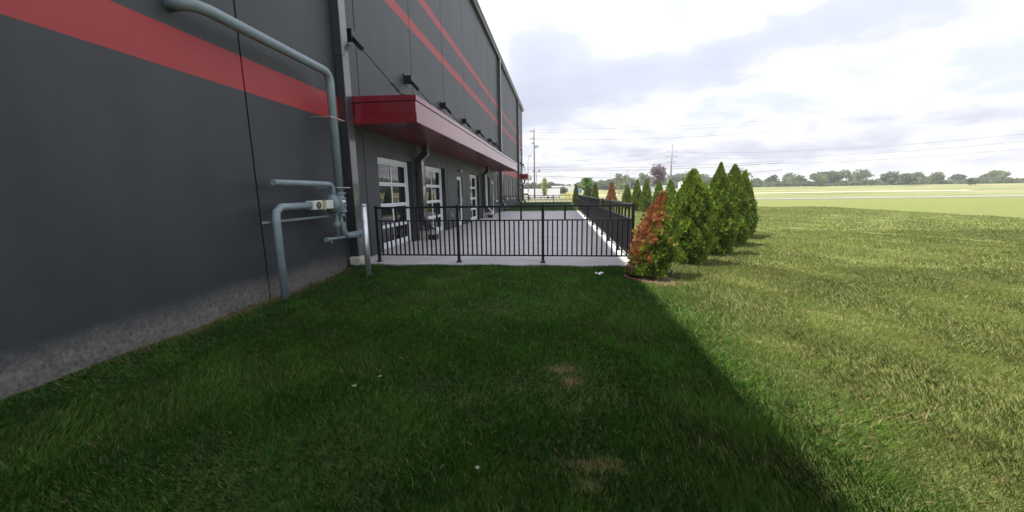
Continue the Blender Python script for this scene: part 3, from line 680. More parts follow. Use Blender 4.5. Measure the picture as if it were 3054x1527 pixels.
# ------------------------------------------------------------------ foliage
rng = np.random.default_rng(11)
def lump(a, h, seed, n=9):
    r = np.random.default_rng(seed); s = np.zeros_like(a)
    for i in range(n):
        s += math.cos(i) * 0 + np.cos(a * r.integers(1, 5) + h * r.uniform(3, 12) + r.uniform(0, 6.28)) * r.uniform(0.3, 1.0) / (n * 0.5)
    return s
def evergreen(x, y, h, rad, label, seed, n=3000, size=0.075, brown=None, lean=(0, 0), power=2.2, bright=1.0, group='arborvitae planted along the lawn', wide=0.95, zb=None, ragged=1.0):
    z0 = (gz(y) if zb is None else zb) - 0.03
    t = thing('arborvitae', (x, y, z0), label, 'arborvitae', group)
    r = np.random.default_rng(seed)
    u = r.random(n) ** 0.85; ang = r.random(n) * 2 * math.pi
    prof = np.clip((1 - u ** power), 0, 1) ** wide * (0.80 + 0.20 * np.clip(u / 0.25, 0, 1))
    lp = lump(ang, u * 2, seed)
    rr = rad * prof * (1 + 0.16 * ragged * lp) * (0.74 + 0.34 * r.random(n) ** 0.6) + 0.012
    cl = np.sin(ang * 7 + u * 6 + seed) * np.sin(u * 24 + ang * 2 + seed) + 0.5 * np.sin(ang * 13 + seed) * np.sin(u * 41 + seed)
    rr *= 1 + 0.10 * ragged * cl
    # occasional stray sprays
    rr *= np.where(r.random(n) < 0.06 * ragged ** 2, 1 + 0.25 * ragged * r.random(n), 1.0)
    zz = 0.04 + u * (h - 0.06) * (1 + 0.05 * ragged * np.sin(ang * 2 + seed) * u) + r.normal(0, 0.01, n)
    cx = x + lean[0] * (zz / h) ** 1.2; cy = y + lean[1] * (zz / h) ** 1.2
    P = np.stack([cx + rr * np.cos(ang), cy + rr * np.sin(ang), z0 + zz], 1)
    out = np.stack([np.cos(ang), np.sin(ang), np.zeros(n)], 1)
    up = np.array([0, 0, 1.0])
    tipness = np.clip(u, 0, 1)[:, None]
    D = out * (0.50 - 0.25 * tipness) + up * (1.0 + 0.4 * tipness) + r.normal(0, 0.26, (n, 3)); D /= np.linalg.norm(D, axis=1, keepdims=True)
    Wd = np.cross(D, r.normal(0, 1, (n, 3))); Wd /= np.linalg.norm(Wd, axis=1, keepdims=True)
    Ls = size * (0.75 + 0.85 * r.random(n))[:, None]
    verts = []; tints = []
    dead = brown(ang, u, lp, r, P) if brown else np.zeros(n)
    g = r.random((n, 1)); tipb = (r.random((n, 1)) < 0.25)
    green = (1 - g) * np.array([0.055, 0.095, 0.016]) + g * np.array([0.160, 0.225, 0.030])
    green = np.where(tipb, green * 1.0 + np.array([0.030, 0.040, 0.003]), green) * bright * (1 + 0.22 * lp[:, None] + 0.16 * cl[:, None])  # new growth lightens bulges; shadows between sprays are put into the darker hollows
    g2 = r.random((n, 1))
    bro = (1 - g2) * np.array([0.17, 0.07, 0.032]) + g2 * np.array([0.44, 0.20, 0.085])
    colr = green * (1 - dead[:, None]) + bro * dead[:, None]
    for fa in (-0.75, -0.25, 0.25, 0.75):
        d = D * math.cos(fa) + Wd * math.sin(fa); w = -D * math.sin(fa) + Wd * math.cos(fa)
        l = Ls * (1.0 if abs(fa) < 0.5 else 0.8)
        w = w * l * 0.14
        a0 = P; a1 = P + d * l * 0.55 + w; a2 = P + d * l; a3 = P + d * l * 0.55 - w
        verts.append(np.stack([a0, a1, a2, a3], 1)); tints.append(np.repeat(colr[:, None, :], 4, 1))
    V = np.concatenate(verts).reshape(-1, 3); T = np.concatenate(tints).reshape(-1, 3)
    soup('crown', V, 4, np.clip(T, 0.005, 1), M_LEAF, t)
    # solid dark core inside, so the crown is not see-through
    mb = MB(); pts = []; rs = []
    for i in range(9):
        uu = i / 8 * 0.93; p_ = max(0.0, 1 - uu ** power) ** wide * (0.72 + 0.28 * min(1, uu / 0.22))
        zz_ = 0.05 + uu * (h - 0.1); pts.append((x + lean[0] * (zz_ / h) ** 1.2, y + lean[1] * (zz_ / h) ** 1.2, z0 + zz_)); rs.append(rad * p_ * 0.60 + 0.004)
    mb.tube(pts, rs, 10)
    cv = np.array(mb.v); cv[:, :2] += r.normal(0, 0.012, (len(cv), 2)); mb.v = [tuple(c) for c in cv]
    mb.build('inner_core', M_CORE, t)
    MB().tube([(x, y, z0 - 0.1), (x + lean[0] * 0.05, y, z0 + 0.35)], [0.035, 0.028], 8).build('trunk', M_BARK, t)
    return t
M_CORE = mat('dark_core', (0.020, 0.028, 0.010), 0.95, col2=(0.045, 0.045, 0.018), scale=25)

def browning(ang, u, lp, r, P):
    # scorched on the wall side and at the top, living green on the sheltered face
    br = np.sin(ang * 5 + u * 9) * np.sin(ang * 3 - u * 14 + 1.3) + 0.6 * np.sin(ang * 9 + u * 25)
    s = -np.cos(ang) * 0.95 - np.sin(ang) * 0.10 + (u - 0.55) * 1.5 + br * 0.50 + r.normal(0, 0.20, len(u))
    return np.clip((s - 0.12) * 2.2, 0, 1)
def full_brown(ang, u, lp, r, P): return np.clip(0.93 + r.normal(0, 0.1, len(u)), 0, 1)
def slight(ang, u, lp, r, P): return np.clip((lp - 0.55 + r.normal(0, 0.2, len(u))) * 2.0, 0, 1) * (u < 0.4)

evergreen(1.53, 6.62, 1.31, 0.265, 'leaning half-brown arborvitae at the patio corner', 3, 22000, 0.045, browning, lean=(0.20, 0.12), power=2.4, wide=0.85, ragged=1.7)
evergreen(2.57, 7.90, 1.70, 0.285, 'tall full green arborvitae right of the half-brown one', 4, 28000, 0.042, None, power=4.0, wide=0.75, bright=1.05, ragged=1.6)
evergreen(3.52, 9.1, 1.92, 0.36, 'tall arborvitae cut by the photograph edge, behind the big green one', 5, 20000, 0.045, None, power=2.6)
evergreen(6.05, 19.3, 1.78, 0.33, 'arborvitae painted bright for the sunlit left side of the big one', 6, 5000, 0.08, None, bright=1.35)  # lit flank of the big arborvitae put into this plant's brighter green
evergreen(5.95, 21.8, 1.85, 0.36, 'broad arborvitae just left of the one painted bright', 7, 5000, 0.08, None, bright=1.15)
evergreen(6.05, 24.6, 1.82, 0.34, 'arborvitae under the purple-leaved tree', 8, 2600, 0.10, None)
evergreen(5.70, 26.5, 1.98, 0.34, 'right one of the close pair of arborvitae', 9, 2600, 0.10, slight)
evergreen(5.40, 27.9, 2.02, 0.33, 'left one of the close pair of arborvitae', 10, 2600, 0.10, slight)
evergreen(5.30, 31.3, 1.78, 0.36, 'single dark arborvitae between the brown one and the pair', 12, 2400, 0.11, None, bright=0.85, power=1.9)
evergreen(4.45, 34.0, 2.0, 0.52, 'dead orange-brown arborvitae above the side railing', 13, 2600, 0.11, full_brown, power=1.15, wide=1.0)
evergreen(3.30, 36.5, 1.98, 0.33, 'dark pointed arborvitae just right of the leafy round tree', 14, 2000, 0.11, None, bright=0.75, power=1.7)
evergreen(1.62, 38.3, 1.92, 0.24, 'narrow arborvitae at the far railing corner', 15, 1600, 0.11, None, bright=0.85, power=1.9)
# the planting goes on to the right of the photograph
evergreen(4.45, 10.6, 1.95, 0.36, 'arborvitae right of the frame edge, nearest in the row', 16, 13000, 0.052, None, power=2.6)
evergreen(5.45, 12.3, 1.85, 0.36, 'arborvitae right of the frame edge, second in the row', 17, 10000, 0.058, None)
evergreen(5.95, 14.4, 1.9, 0.37, 'arborvitae right of the frame edge, third in the row', 18, 6000, 0.075, None)

# mulch ring and edging under the leaning arborvitae, small purple weed
mu = MB(); n = 40
mu.v.append((1.58, 6.5, -0.012))
for i in range(n):
    a = 2 * math.pi * i / n; q = 1 + 0.12 * math.sin(3 * a) + 0.06 * math.sin(7 * a + 1)
    mu.v.append((1.60 + 0.36 * q * math.cos(a), 6.46 + 0.22 * q * math.sin(a), -0.05))
mu.f = [(0, 1 + i, 1 + (i + 1) % n) for i in range(n)]
tag(mu.build('mulch_bed', M_MULCH), kind='structure')
ed = MB(); pts = [(1.58 + 0.47 * math.cos(R(a)), 6.5 + 0.35 * math.sin(R(a)), 0.0) for a in range(165, 240, 10)]
for p, q in zip(pts[:-1], pts[1:]): ed.bar(p, q, 0.02, 0.03)
tag(ed.build('bed_edging', M_BRICKED), 'curved rusty brown edging round the half-brown arborvitae', 'edging')
def ragged_plant(name, x, y, n, rad, h, cols, label, cat, seed, size=0.035):
    t = thing(name, (x, y, 0), label, cat); r = np.random.default_rng(seed)
    c = np.stack([x + r.normal(0, rad * 0.5, n), y + r.normal(0, rad * 0.5, n), r.random(n) * h], 1)
    d = r.normal(0, 1, (n, 3)); d /= np.linalg.norm(d, axis=1, keepdims=True); w = np.cross(d, r.normal(0, 1, (n, 3))); w /= np.linalg.norm(w, axis=1, keepdims=True)
    s = size * (0.6 + 0.8 * r.random(n))[:, None]
    V = np.stack([c - d * s, c + w * s * 0.5, c + d * s, c - w * s * 0.5], 1).reshape(-1, 3)
    k = r.random((n, 1)); col = (1 - k) * np.array(cols[0]) + k * np.array(cols[1])
    soup('leaves', V, 4, np.repeat(col, 4, 0), M_TREELEAF, t)
    st = MB()
    for i in range(5): a = i * 1.26; st.tube([(x, y, -0.03), (x + rad * 0.5 * math.cos(a), y + rad * 0.5 * math.sin(a), h * 0.8)], [0.006, 0.003], 5)
    st.build('stems', M_BARK, t)
ragged_plant('small_shrub', 1.30, 6.62, 160, 0.12, 0.24, ((0.12, 0.05, 0.07), (0.35, 0.22, 0.26)), 'tiny purple-leaved shrub at the foot of the half-brown arborvitae', 'shrub', 21)

# --- broadleaf trees
def leaf_tree(x, y, h, w, label, seed, trunk_h, n=1600, size=0.10, cols=((0.05, 0.10, 0.025), (0.13, 0.20, 0.05)), clumps=14, shape='round', bark=None,
              name='deciduous_tree', group=None, fill=1.0, stems=1, cat='tree', z0=None):
    z0 = gz(y) if z0 is None else z0
    t = thing(name, (x, y, z0), label, cat, group); r = np.random.default_rng(seed); bark = bark or M_BARK
    ch = h - trunk_h; cz = z0 + trunk_h + ch / 2
    cc = []
    for i in range(clumps):
        if shape == 'cone':
            u = (i + r.random()) / clumps; a = r.random() * 6.28; q = w / 2 * (math.sin(math.pi * min(1, (u * 0.85 + 0.12)) ** 1.15)) * 0.62 * r.random() ** 0.5
            cc.append((x + q * math.cos(a), y + q * math.sin(a), z0 + trunk_h + u * ch, w * 0.20))
        else:
            v = r.normal(0, 1, 3); v /= np.linalg.norm(v); q = r.random() ** 0.4
            cc.append((x + v[0] * q * w * 0.33, y + v[1] * q * w * 0.33, cz + v[2] * q * ch * 0.36, w * r.uniform(0.13, 0.22)))
    cc = np.array(cc)
    idx = r.integers(0, clumps, n); v = r.normal(0, 1, (n, 3)); v /= np.linalg.norm(v, axis=1, keepdims=True)
    v *= (r.random((n, 1)) ** (0.33 / fill)); C = cc[idx, :3] + v * cc[idx, 3:4] * np.array([1.15, 1.15, 0.95 * min(1.4, max(0.7, ch / w))])
    C[:, 2] = np.clip(C[:, 2], z0 + trunk_h * 0.75, z0 + h)
    d = r.normal(0, 1, (n, 3)); d /= np.linalg.norm(d, axis=1, keepdims=True); wv = np.cross(d, r.normal(0, 1, (n, 3))); wv /= np.linalg.norm(wv, axis=1, keepdims=True)
    s = size * (0.6 + 0.8 * r.random(n))[:, None]
    V = np.stack([C - d * s, C + wv * s * 0.6, C + d * s, C - wv * s * 0.6], 1).reshape(-1, 3)
    k = r.random((n, 1)) * 0.6 + 0.4 * r.random((clumps, 1))[idx]
    col = (1 - k) * np.array(cols[0]) + k * np.array(cols[1])
    soup('crown', V, 4, np.repeat(col, 4, 0), M_TREELEAF, t)
    tk = MB()
    for s_ in range(stems):
        ox = (s_ - (stems - 1) / 2) * 0.35
        rt = max(0.015, h * 0.012)
        tk.tube([(x + ox, y, z0 - 0.1), (x + ox * 0.8, y, z0 + trunk_h), (x + ox * 0.4, y + 0.02 * h * 0.1, z0 + trunk_h + ch * 0.55), (x, y, z0 + trunk_h + ch * 0.9)], [rt, rt * 0.8, rt * 0.45, rt * 0.15], 7)
    tk.build('trunk', bark, t)
    lm = MB()
    for i in range(min(clumps, 8)):
        p = cc[i]; lm.tube([(x, y, max(z0 + trunk_h * 0.9, p[2] - ch * 0.25)), (p[0], p[1], p[2])], [h * 0.005, h * 0.0018], 5)
    lm.build('limbs', bark, t)
    return t

leaf_tree(-3.65, 98, 5.15, 2.2, 'young yellow-green tree in front of the white trailer', 31, 1.1, 1500, 0.13, ((0.13, 0.17, 0.03), (0.36, 0.37, 0.10)), 26, 'cone', fill=0.8)
leaf_tree(3.30, 47, 2.75, 1.75, 'small leafy bright green round tree beyond the railing', 32, 0.12, 2600, 0.10, ((0.04, 0.10, 0.02), (0.13, 0.22, 0.04)), 20, 'cone', fill=1.0)
pt = at(1962, 560, 62)
leaf_tree(pt.x, 62, 5.7, 3.5, 'purple-leaved tree rising above the arborvitae row', 33, 1.5, 1700, 0.13, ((0.085, 0.060, 0.080), (0.20, 0.15, 0.185)), 17, 'round', fill=0.6)
for px, sd_ in ((1845, 41), (1855.5, 42)):
    p = at(px, 599, 50)
    leaf_tree(p.x, 50, 2.6, 0.95, 'thin pale-barked sapling, %s of two beyond the railing' % ('left' if sd_ == 41 else 'right'), sd_, 0.6, 260, 0.05, ((0.10, 0.14, 0.05), (0.24, 0.28, 0.12)), 9, 'cone', M_PALEBARK, name='sapling', group='pale saplings beyond the railing', fill=0.6)

# the tree belt beyond the field: px of centre, py of the top, width px, distance, green tone, label
GG = {'d': ((0.040, 0.070, 0.030), (0.085, 0.125, 0.050)), 'm': ((0.055, 0.090, 0.035), (0.12, 0.165, 0.06)), 'l': ((0.085, 0.12, 0.045), (0.17, 0.21, 0.08))}
BELT = [
    (1572, 546, 22, 215, 'd', 'low dark tree beside the entrance canopy, far off'),
    (1588, 547, 22, 225, 'd', 'low dark tree behind the tall utility pole'),
    (1606, 548, 24, 230, 'm', 'low tree seen between pole and young yellow-green tree'),
    (1622, 549, 20, 235, 'm', 'low far tree directly behind the young yellow-green tree'),
    (1643, 545, 26, 220, 'd', 'rounded far tree right of the young yellow-green tree'),
    (1660, 549, 24, 230, 'd', 'low far tree above the trailer end'),
    (1678, 551, 26, 260, 'd', 'small dark far tree behind the white shed'),
    (1696, 551, 22, 260, 'd', 'small dark far tree at the right end of the white shed'),
    (1680, 562, 22, 150, 'm', 'bushy low tree at the right end of the trailer'),
    (1723, 546, 22, 185, 'l', 'pale bushy tree just left of the leafy round tree'),
    (1752, 532, 34, 190, 'm', 'tall rounded tree directly behind the leafy round tree'),
    (1774, 540, 22, 205, 'm', 'slim tree between the rounded tree and the low gap'),
    (1789, 538, 20, 200, 'm', 'thin open-crowned tree left of the dead evergreen'),
    (1803, 549, 30, 185, 'd', 'dark low bushy tree left of the dead evergreen'),
    (1821, 533, 32, 190, 'm', 'rounded tree directly behind the dead evergreen'),
    (1836, 546, 26, 195, 'd', 'dark tree right of the dead evergreen'),
    (1854, 519, 32, 180, 'l', 'tall open grey-green tree behind the pale saplings'),
    (1884, 528, 26, 190, 'm', 'medium tree right of the thin mast'),
    (1898, 540, 24, 200, 'd', 'dark low tree left of the broad pale tree'),
    (1914, 518, 30, 180, 'l', 'broad pale tree left of the purple tree'),
    (1932, 522, 30, 185, 'm', 'tree behind the left edge of the purple tree'),
    (1955, 534, 36, 200, 'm', 'tree directly behind the purple tree'),
    (1985, 530, 34, 210, 'd', 'dark tree right of the purple tree'),
    (2008, 522, 36, 220, 'd', 'dark tree behind the pole with three crossarms'),
    (2030, 516, 40, 225, 'd', 'dark tall tree right of the pole with crossarms'),
    (2058, 514, 42, 225, 'm', 'tall tree behind the big green arborvitae'),
    (2085, 518, 38, 220, 'm', 'far tree behind the arborvitae at the photograph edge'),
]
k = 0
for px, py, wpx, dist, tone, lab in BELT:
    p = at(px, py, dist); h = (p.z - gz(dist)) * 1.12; w = wpx / F_PX * dist * 1.5
    leaf_tree(p.x, dist, h, w, lab, 100 + k, min(0.8, h * 0.1), 1500, 0.42, GG[tone], 16, 'round', group='trees along the far side of the field', fill=1.0); k += 1
# undergrowth closing the foot of the belt
def belt_bush(px0, px1, pytop, dist, seed, n):
    r = np.random.default_rng(seed); a = at(px0, 570, dist).x; b = at(px1, 570, dist).x
    X = r.uniform(a, b, n); hh = at((px0 + px1) / 2, pytop, dist).z - gz(dist)
    Z = gz(dist) + r.random(n) ** 0.8 * hh * (0.65 + 0.35 * np.sin(X * 0.35 + seed) * np.cos(X * 0.13)); Y = dist + r.normal(0, 2.5, n)
    C = np.stack([X, Y, Z], 1); d = r.normal(0, 1, (n, 3)); d /= np.linalg.norm(d, axis=1, keepdims=True); w = np.cross(d, r.normal(0, 1, (n, 3))); w /= np.linalg.norm(w, axis=1, keepdims=True)
    s = 0.5 * (0.6 + 0.8 * r.random(n))[:, None]
    k_ = r.random((n, 1)); col = (1 - k_) * np.array((0.045, 0.075, 0.03)) + k_ * np.array((0.10, 0.14, 0.05))
    o = soup('undergrowth', np.stack([C - d * s, C + w * s * 0.6, C + d * s, C - w * s * 0.6], 1).reshape(-1, 3), 4, np.repeat(col, 4, 0), M_TREELEAF)
    tag(o, 'low mixed undergrowth along the foot of the far trees', 'undergrowth', 'undergrowth of the far tree belt', 'stuff')
belt_bush(1545, 1720, 552, 232, 1, 6000); belt_bush(1715, 2110, 538, 200, 2, 16000)
belt_bush(2110, 3600, 530, 200, 3, 60000)
for i in range(20):   # the belt goes on beyond the right edge of the photograph
    px = 2115 + i * 46 + random.uniform(-12, 12); dist = random.uniform(170, 235); p = at(px, random.uniform(500, 535), dist)
    if i < 1: px_t = None
    h = p.z - gz(dist)
    leaf_tree(p.x, dist, h, h * random.uniform(1.15, 1.6), 'grey-green tree of the far belt right of the photograph', 300 + i, 0.3, 900, 0.6, GG['dmml'[i % 4]], 14, 'round', group='trees of the far belt beyond the right edge')

# ------------------------------------------------------------------ things in the distance
G = gz(107)
tr = thing('box_trailer', (-6.4, 108.4, G), 'long low white box trailer parked beyond the lawn', 'trailer')
MB().box(-13.0, 0.25, 107.2, 109.6, G + 0.32, 2.22).build('box_body', M_WHT2, tr, bevel=0.03)
for i in range(1, 11): MB().box(-13.0 + i * 1.2, -12.96 + i * 1.2, 107.165, 107.198, G + 0.4, 2.15).build('side_rib', M_WHT2, tr)
MB().box(-12.8, 0.1, 107.3, 109.5, G + 0.22, G + 0.315).build('chassis', M_DRAIN, tr)
for xx in (-11.2, -10.2, -2.9, -1.9): 
    w = MB().tube([(xx, 107.25, G + 0.42), (xx, 107.5, G + 0.42)], 0.42, 18).build('wheel', M_TYRE, tr)
    MB().tube([(xx, 107.20, G + 0.42), (xx, 107.26, G + 0.42)], 0.2, 12).build('rim', M_LITE, w)
MB().box(-12.9, 0.15, 107.185, 107.199, G + 0.34, G + 0.44).build('lower_rail', M_LITE, tr)

# white sport utility vehicle, tail towards us
sv = thing('parked_car', (-8.9, 100.0, gz(100)), 'white sport utility vehicle parked beside the entrance, far off', 'car'); g0 = gz(100)
cx_ = -8.55; prof_ = [(-2.3, 0.35), (-2.3, 0.95), (-2.15, 1.05), (-1.85, 1.62), (-1.6, 1.72), (0.6, 1.70), (1.15, 1.12), (2.2, 1.0), (2.3, 0.7), (2.3, 0.35)]
b_ = MB().prism([(100 + 2.3 + a, g0 + z) for a, z in prof_], cx_ - 0.92, cx_ + 0.92, 'x').build('body', M_CARW, sv, bevel=0.06)
MB().prism([(cx_ - 0.72, g0 + 1.12), (cx_ + 0.72, g0 + 1.12), (cx_ + 0.62, g0 + 1.58), (cx_ - 0.62, g0 + 1.58)], 100.08, 100.3).build('rear_window', M_CARG, sv)
for s in (-1, 1):
    MB().prism([(100.7, g0 + 1.1), (103.2, g0 + 1.1), (102.75, g0 + 1.58), (100.8, g0 + 1.58)], cx_ + s * 0.90, cx_ + s * 0.93, 'x').build('side_window', M_CARG, sv)
    MB().box(cx_ + s * 0.82 - 0.09, cx_ + s * 0.82 + 0.09, 99.93, 100.05, g0 + 0.85, g0 + 1.15).build('tail_light', mat('red_lamp', (0.35, 0.02, 0.02), 0.3), sv)
    for yy in (100.85, 103.75): MB().tube([(cx_ + s * 0.75, yy, g0 + 0.34), (cx_ + s * 0.94, yy, g0 + 0.34)], 0.34, 18).build('wheel', M_TYRE, sv)
MB().box(cx_ - 0.88, cx_ + 0.88, 99.90, 100.06, g0 + 0.38, g0 + 0.62).build('bumper', M_DRAIN, sv, bevel=0.02)
MB().box(cx_ - 0.26, cx_ + 0.26, 99.885, 99.899, g0 + 0.46, g0 + 0.58).build('number_plate', M_LGREY, sv)

def far_building(px0, px1, pyt, dist, label, depth=14, roofh=0.0, windows=0, name='white_building'):
    a = at(px0, pyt, dist); b = at(px1, pyt, dist); g_ = gz(dist) - 0.5; top = (a.z + b.z) / 2
    t = thing(name, ((a.x + b.x) / 2, dist, gz(dist)), label, 'building')
    MB().box(a.x, b.x, dist, dist + depth, g_, top).build('wall', M_WHT2, t)
    MB().prism([(dist - 0.3, top + 0.003), (dist + depth + 0.3, top + 0.003), (dist + depth * 0.5, top + 0.05 + roofh)], a.x - 0.3, b.x + 0.3, 'x').build('roof', M_ROOFT, t)
    for i in range(windows):
        xx = a.x + (b.x - a.x) * (i + 0.5) / windows; ww = (b.x - a.x) / windows * 0.32
        MB().box(xx - ww, xx + ww, dist - 0.04, dist + 0.01, top - 1.0, top - 0.4).build('window', M_GLASS, t)
far_building(1646, 1676, 557, 150, 'white flat shed rising just behind the trailer end', 8, 0.3, 5)
far_building(1683, 1714, 555.5, 170, 'distant white shed between the bushy trees', 10, 0.2)
far_building(1915, 1999, 556, 158, 'long low white building behind the arborvitae row', 12, 0.3)
si = at(2031, 545, 140)
s_ = thing('storage_silo', (si.x, 140, gz(140)), 'pale storage silo left of the big green arborvitae', 'silo')
MB().tube([(si.x, 140, gz(140) - 0.5), (si.x, 140, si.z)], 0.8, 20).build('tank', M_WHT2, s_, smooth=True)
MB().tube([(si.x, 140, si.z), (si.x, 140, si.z + 0.45)], [0.82, 0.3], 20).build('cap', M_WHT2, s_)
# blue sign with white rim
bs = at(1729, 570, 75)
b1 = thing('blue_sign', (bs.x, 75, gz(75)), 'blue panel with white rim at the far railing corner', 'sign')
hw = 6.2 / F_PX * 75; hh = 6.2 / F_PX * 75
MB().prism([(bs.x - hw * 0.8, bs.z - hh), (bs.x + hw * 0.8, bs.z - hh), (bs.x + hw, bs.z + hh), (bs.x - hw, bs.z + hh)], 75, 75.05).build('rim', M_WHT2, b1)
MB().prism([(bs.x - hw * 0.68, bs.z - hh * 0.88), (bs.x + hw * 0.68, bs.z - hh * 0.88), (bs.x + hw * 0.86, bs.z + hh * 0.82), (bs.x - hw * 0.86, bs.z + hh * 0.82)], 74.97, 74.998).build('panel', M_BLUE, b1)
MB().box(bs.x - 0.12, bs.x - 0.06, 74.955, 74.968, bs.z - hh * 0.8, bs.z + hh * 0.5).build('stripe', M_WHT2, b1)
MB().tube([(bs.x, 75.08, gz(75) - 0.2), (bs.x, 75.08, bs.z + hh * 0.6)], 0.04, 8).build('post', M_LITE, b1)
# yellow pipe rail
yp = at(1698, 590, 70)
y1_ = thing('yellow_guard_rail', (yp.x, 70, gz(70)), 'yellow tubular guard rail in the grass beyond the far railing', 'guard rail')
ym = MB()
for dxx in (-0.62, 0.0, 0.62): ym.tube([(yp.x + dxx, 70, gz(70) - 0.1), (yp.x + dxx, 70, gz(70) + 1.0)], 0.05, 8)
ym.build('posts', M_YEL, y1_)
MB().tube([(yp.x - 0.66, 70, gz(70) + 1.0), (yp.x + 0.66, 70, gz(70) + 1.0)], 0.05, 8).build('rail', M_YEL, y1_)
MB().tube([(yp.x - 0.62, 70, gz(70) + 0.5), (yp.x + 0.62, 70, gz(70) + 0.5)], 0.04, 8).build('rail', M_YEL, y1_)

# utility poles
up = thing('utility_pole', (-6.68, 107 * 0 + 105.6, gz(105.6)), 'tall brown wooden utility pole left of the young yellow-green tree', 'utility pole'); PY = 105.6
tp_ = at(1592.5, 386, PY); bp_ = at(1594.5, 593, PY)
MB().tube([(bp_.x, PY, -0.6), (tp_.x, PY, tp_.z)], [0.24, 0.15], 10).build('pole', M_WOOD, up, smooth=True)
MB().tube([(tp_.x + 0.05, PY, tp_.z), (tp_.x + 0.12, PY, tp_.z + 0.6)], 0.05, 6).build('lightning_rod', M_LITE, up)
for pyy, ww in ((392, 1.2), (415, 1.0), (428, 0.7)):
    z = at(1592, pyy, PY).z
    MB().box(tp_.x - ww, tp_.x - 0.1, PY - 0.30, PY - 0.20, z - 0.07, z + 0.07).build('crossarm', M_WOOD, up)
    for q in (0.2, ww - 0.1): MB().tube([(tp_.x - q, PY - 0.25, z + 0.07), (tp_.x - q, PY - 0.25, z + 0.32)], [0.09, 0.05], 8).build('insulator', M_LITE, up)
z = at(1592, 440, PY).z
MB().tube([(tp_.x + 0.15, PY - 0.1, z), (tp_.x + 1.0, PY - 0.1, z + 0.25)], 0.05, 6).build('lamp_arm', M_LITE, up)
fx = MB()
fx.tube([(tp_.x + 0.45, PY - 0.1, z - 0.1), (tp_.x + 0.45, PY - 0.1, z + 0.45)], 0.16, 10); fx.box(tp_.x + 0.7, tp_.x + 1.15, PY - 0.3, PY + 0.1, z + 0.1, z + 0.45)
fx.build('transformer', M_LITE, up)

p2 = at(2005, 431, 150)
u2 = thing('transmission_pole', (p2.x, 150, gz(150)), 'grey transmission pole with three crossarms behind the arborvitae row', 'utility pole')
MB().tube([(p2.x + 0.1, 150, gz(150) - 0.5), (p2.x, 150, p2.z)], [0.34, 0.22], 10).build('pole', M_LITE, u2, smooth=True)
arms = []
for pyy, ww in ((450.5, 13), (466.5, 13), (482.5, 11)):
    z = at(2005, pyy, 150).z; ww_ = ww / F_PX * 150
    MB().tube([(p2.x - ww_, 150, z + 0.05), (p2.x + ww_, 150, z + 0.05)], 0.07, 6).build('crossarm', M_LITE, u2)
    for s in (-1, 1): MB().tube([(p2.x + s * (ww_ - 0.1), 150, z + 0.02), (p2.x + s * (ww_ - 0.1), 150, z - 0.45)], 0.10, 6).build('insulator', M_LITE, u2)
    arms.append((p2.x - ww_ + 0.1, z - 0.45))

def light_pole(px, pyt, pyb, dist, label, heads=0, name='light_pole', r0=0.09, m=None):
    p = at(px, pyt, dist); t = thing(name, (p.x, dist, gz(dist)), label, 'light pole' if heads else 'pole')
    MB().tube([(p.x, dist, gz(dist) - 0.3), (p.x, dist, p.z)], [r0 * 1.3, r0], 8).build('pole', m or M_LITE, t, smooth=True)
    if heads == 2:
        MB().tube([(p.x - 0.75, dist, p.z), (p.x + 0.75, dist, p.z)], 0.05, 6).build('arm', M_LITE, t)
        for s in (-1, 1): MB().prism([(p.x + s * 1.15, p.z - 0.05), (p.x + s * 0.35, p.z - 0.05), (p.x + s * 0.45, p.z + 0.32), (p.x + s * 1.1, p.z + 0.45)], dist - 0.35, dist + 0.35).build('lamp_head', M_LITE, t)
    if heads == 1: MB().tube([(p.x, dist, p.z - 0.1), (p.x, dist, p.z + 0.15), (p.x, dist, p.z + 0.25)], [0.3, 0.34, 0.1], 10).build('lamp_head', M_LITE, t)
    return p
light_pole(1600.5, 512, 580, 118, 'light pole with two floodlight heads right of the wooden pole', 2)
light_pole(1992, 521, 560, 120, 'light pole with single head between purple tree and transmission pole', 1, r0=0.11)
light_pole(1872, 506, 550, 150, 'thin tall mast right of the pale saplings', 0, name='mast', r0=0.10)
light_pole(1878, 541, 562, 150, 'short thin post right of the tall mast', 0, name='marker_post', r0=0.10)
light_pole(1898, 541, 570, 130, 'thin post left of the close arborvitae pair', 0, name='marker_post', r0=0.08)
light_pole(1942, 538, 565, 130, 'left one of two thin poles under the purple tree', 0, name='marker_post', r0=0.11)
light_pole(1945.5, 540, 565, 132, 'right one of two thin poles under the purple tree', 0, name='marker_post', r0=0.10)
light_pole(1697, 569, 590, 90, 'thin grey post behind the yellow guard rail', 0, name='marker_post', r0=0.05)
# street lamp with curved arm
q = at(1574.5, 481, 92)
sl = thing('street_lamp', (q.x, 92, gz(92)), 'tall street lamp with curved arm at the building corner', 'street lamp')
MB().tube([(q.x, 92, gz(92) - 0.3), (q.x, 92, q.z)], [0.13, 0.09], 10).build('pole', M_LITE, sl, smooth=True)
q2 = at(1579, 465, 92)
MB().tube([(q.x, 92, q.z - 0.1), (q.x + 0.12, 92, q.z + 0.6), (q2.x - 0.1, 92, q2.z - 0.15), (q2.x, 92, q2.z)], 0.05, 6).build('arm', M_LITE, sl)
MB().box(q2.x - 0.15, q2.x + 0.45, 91.85, 92.15, q2.z - 0.05, q2.z + 0.1).build('lamp_head', M_LITE, sl, bevel=0.03)

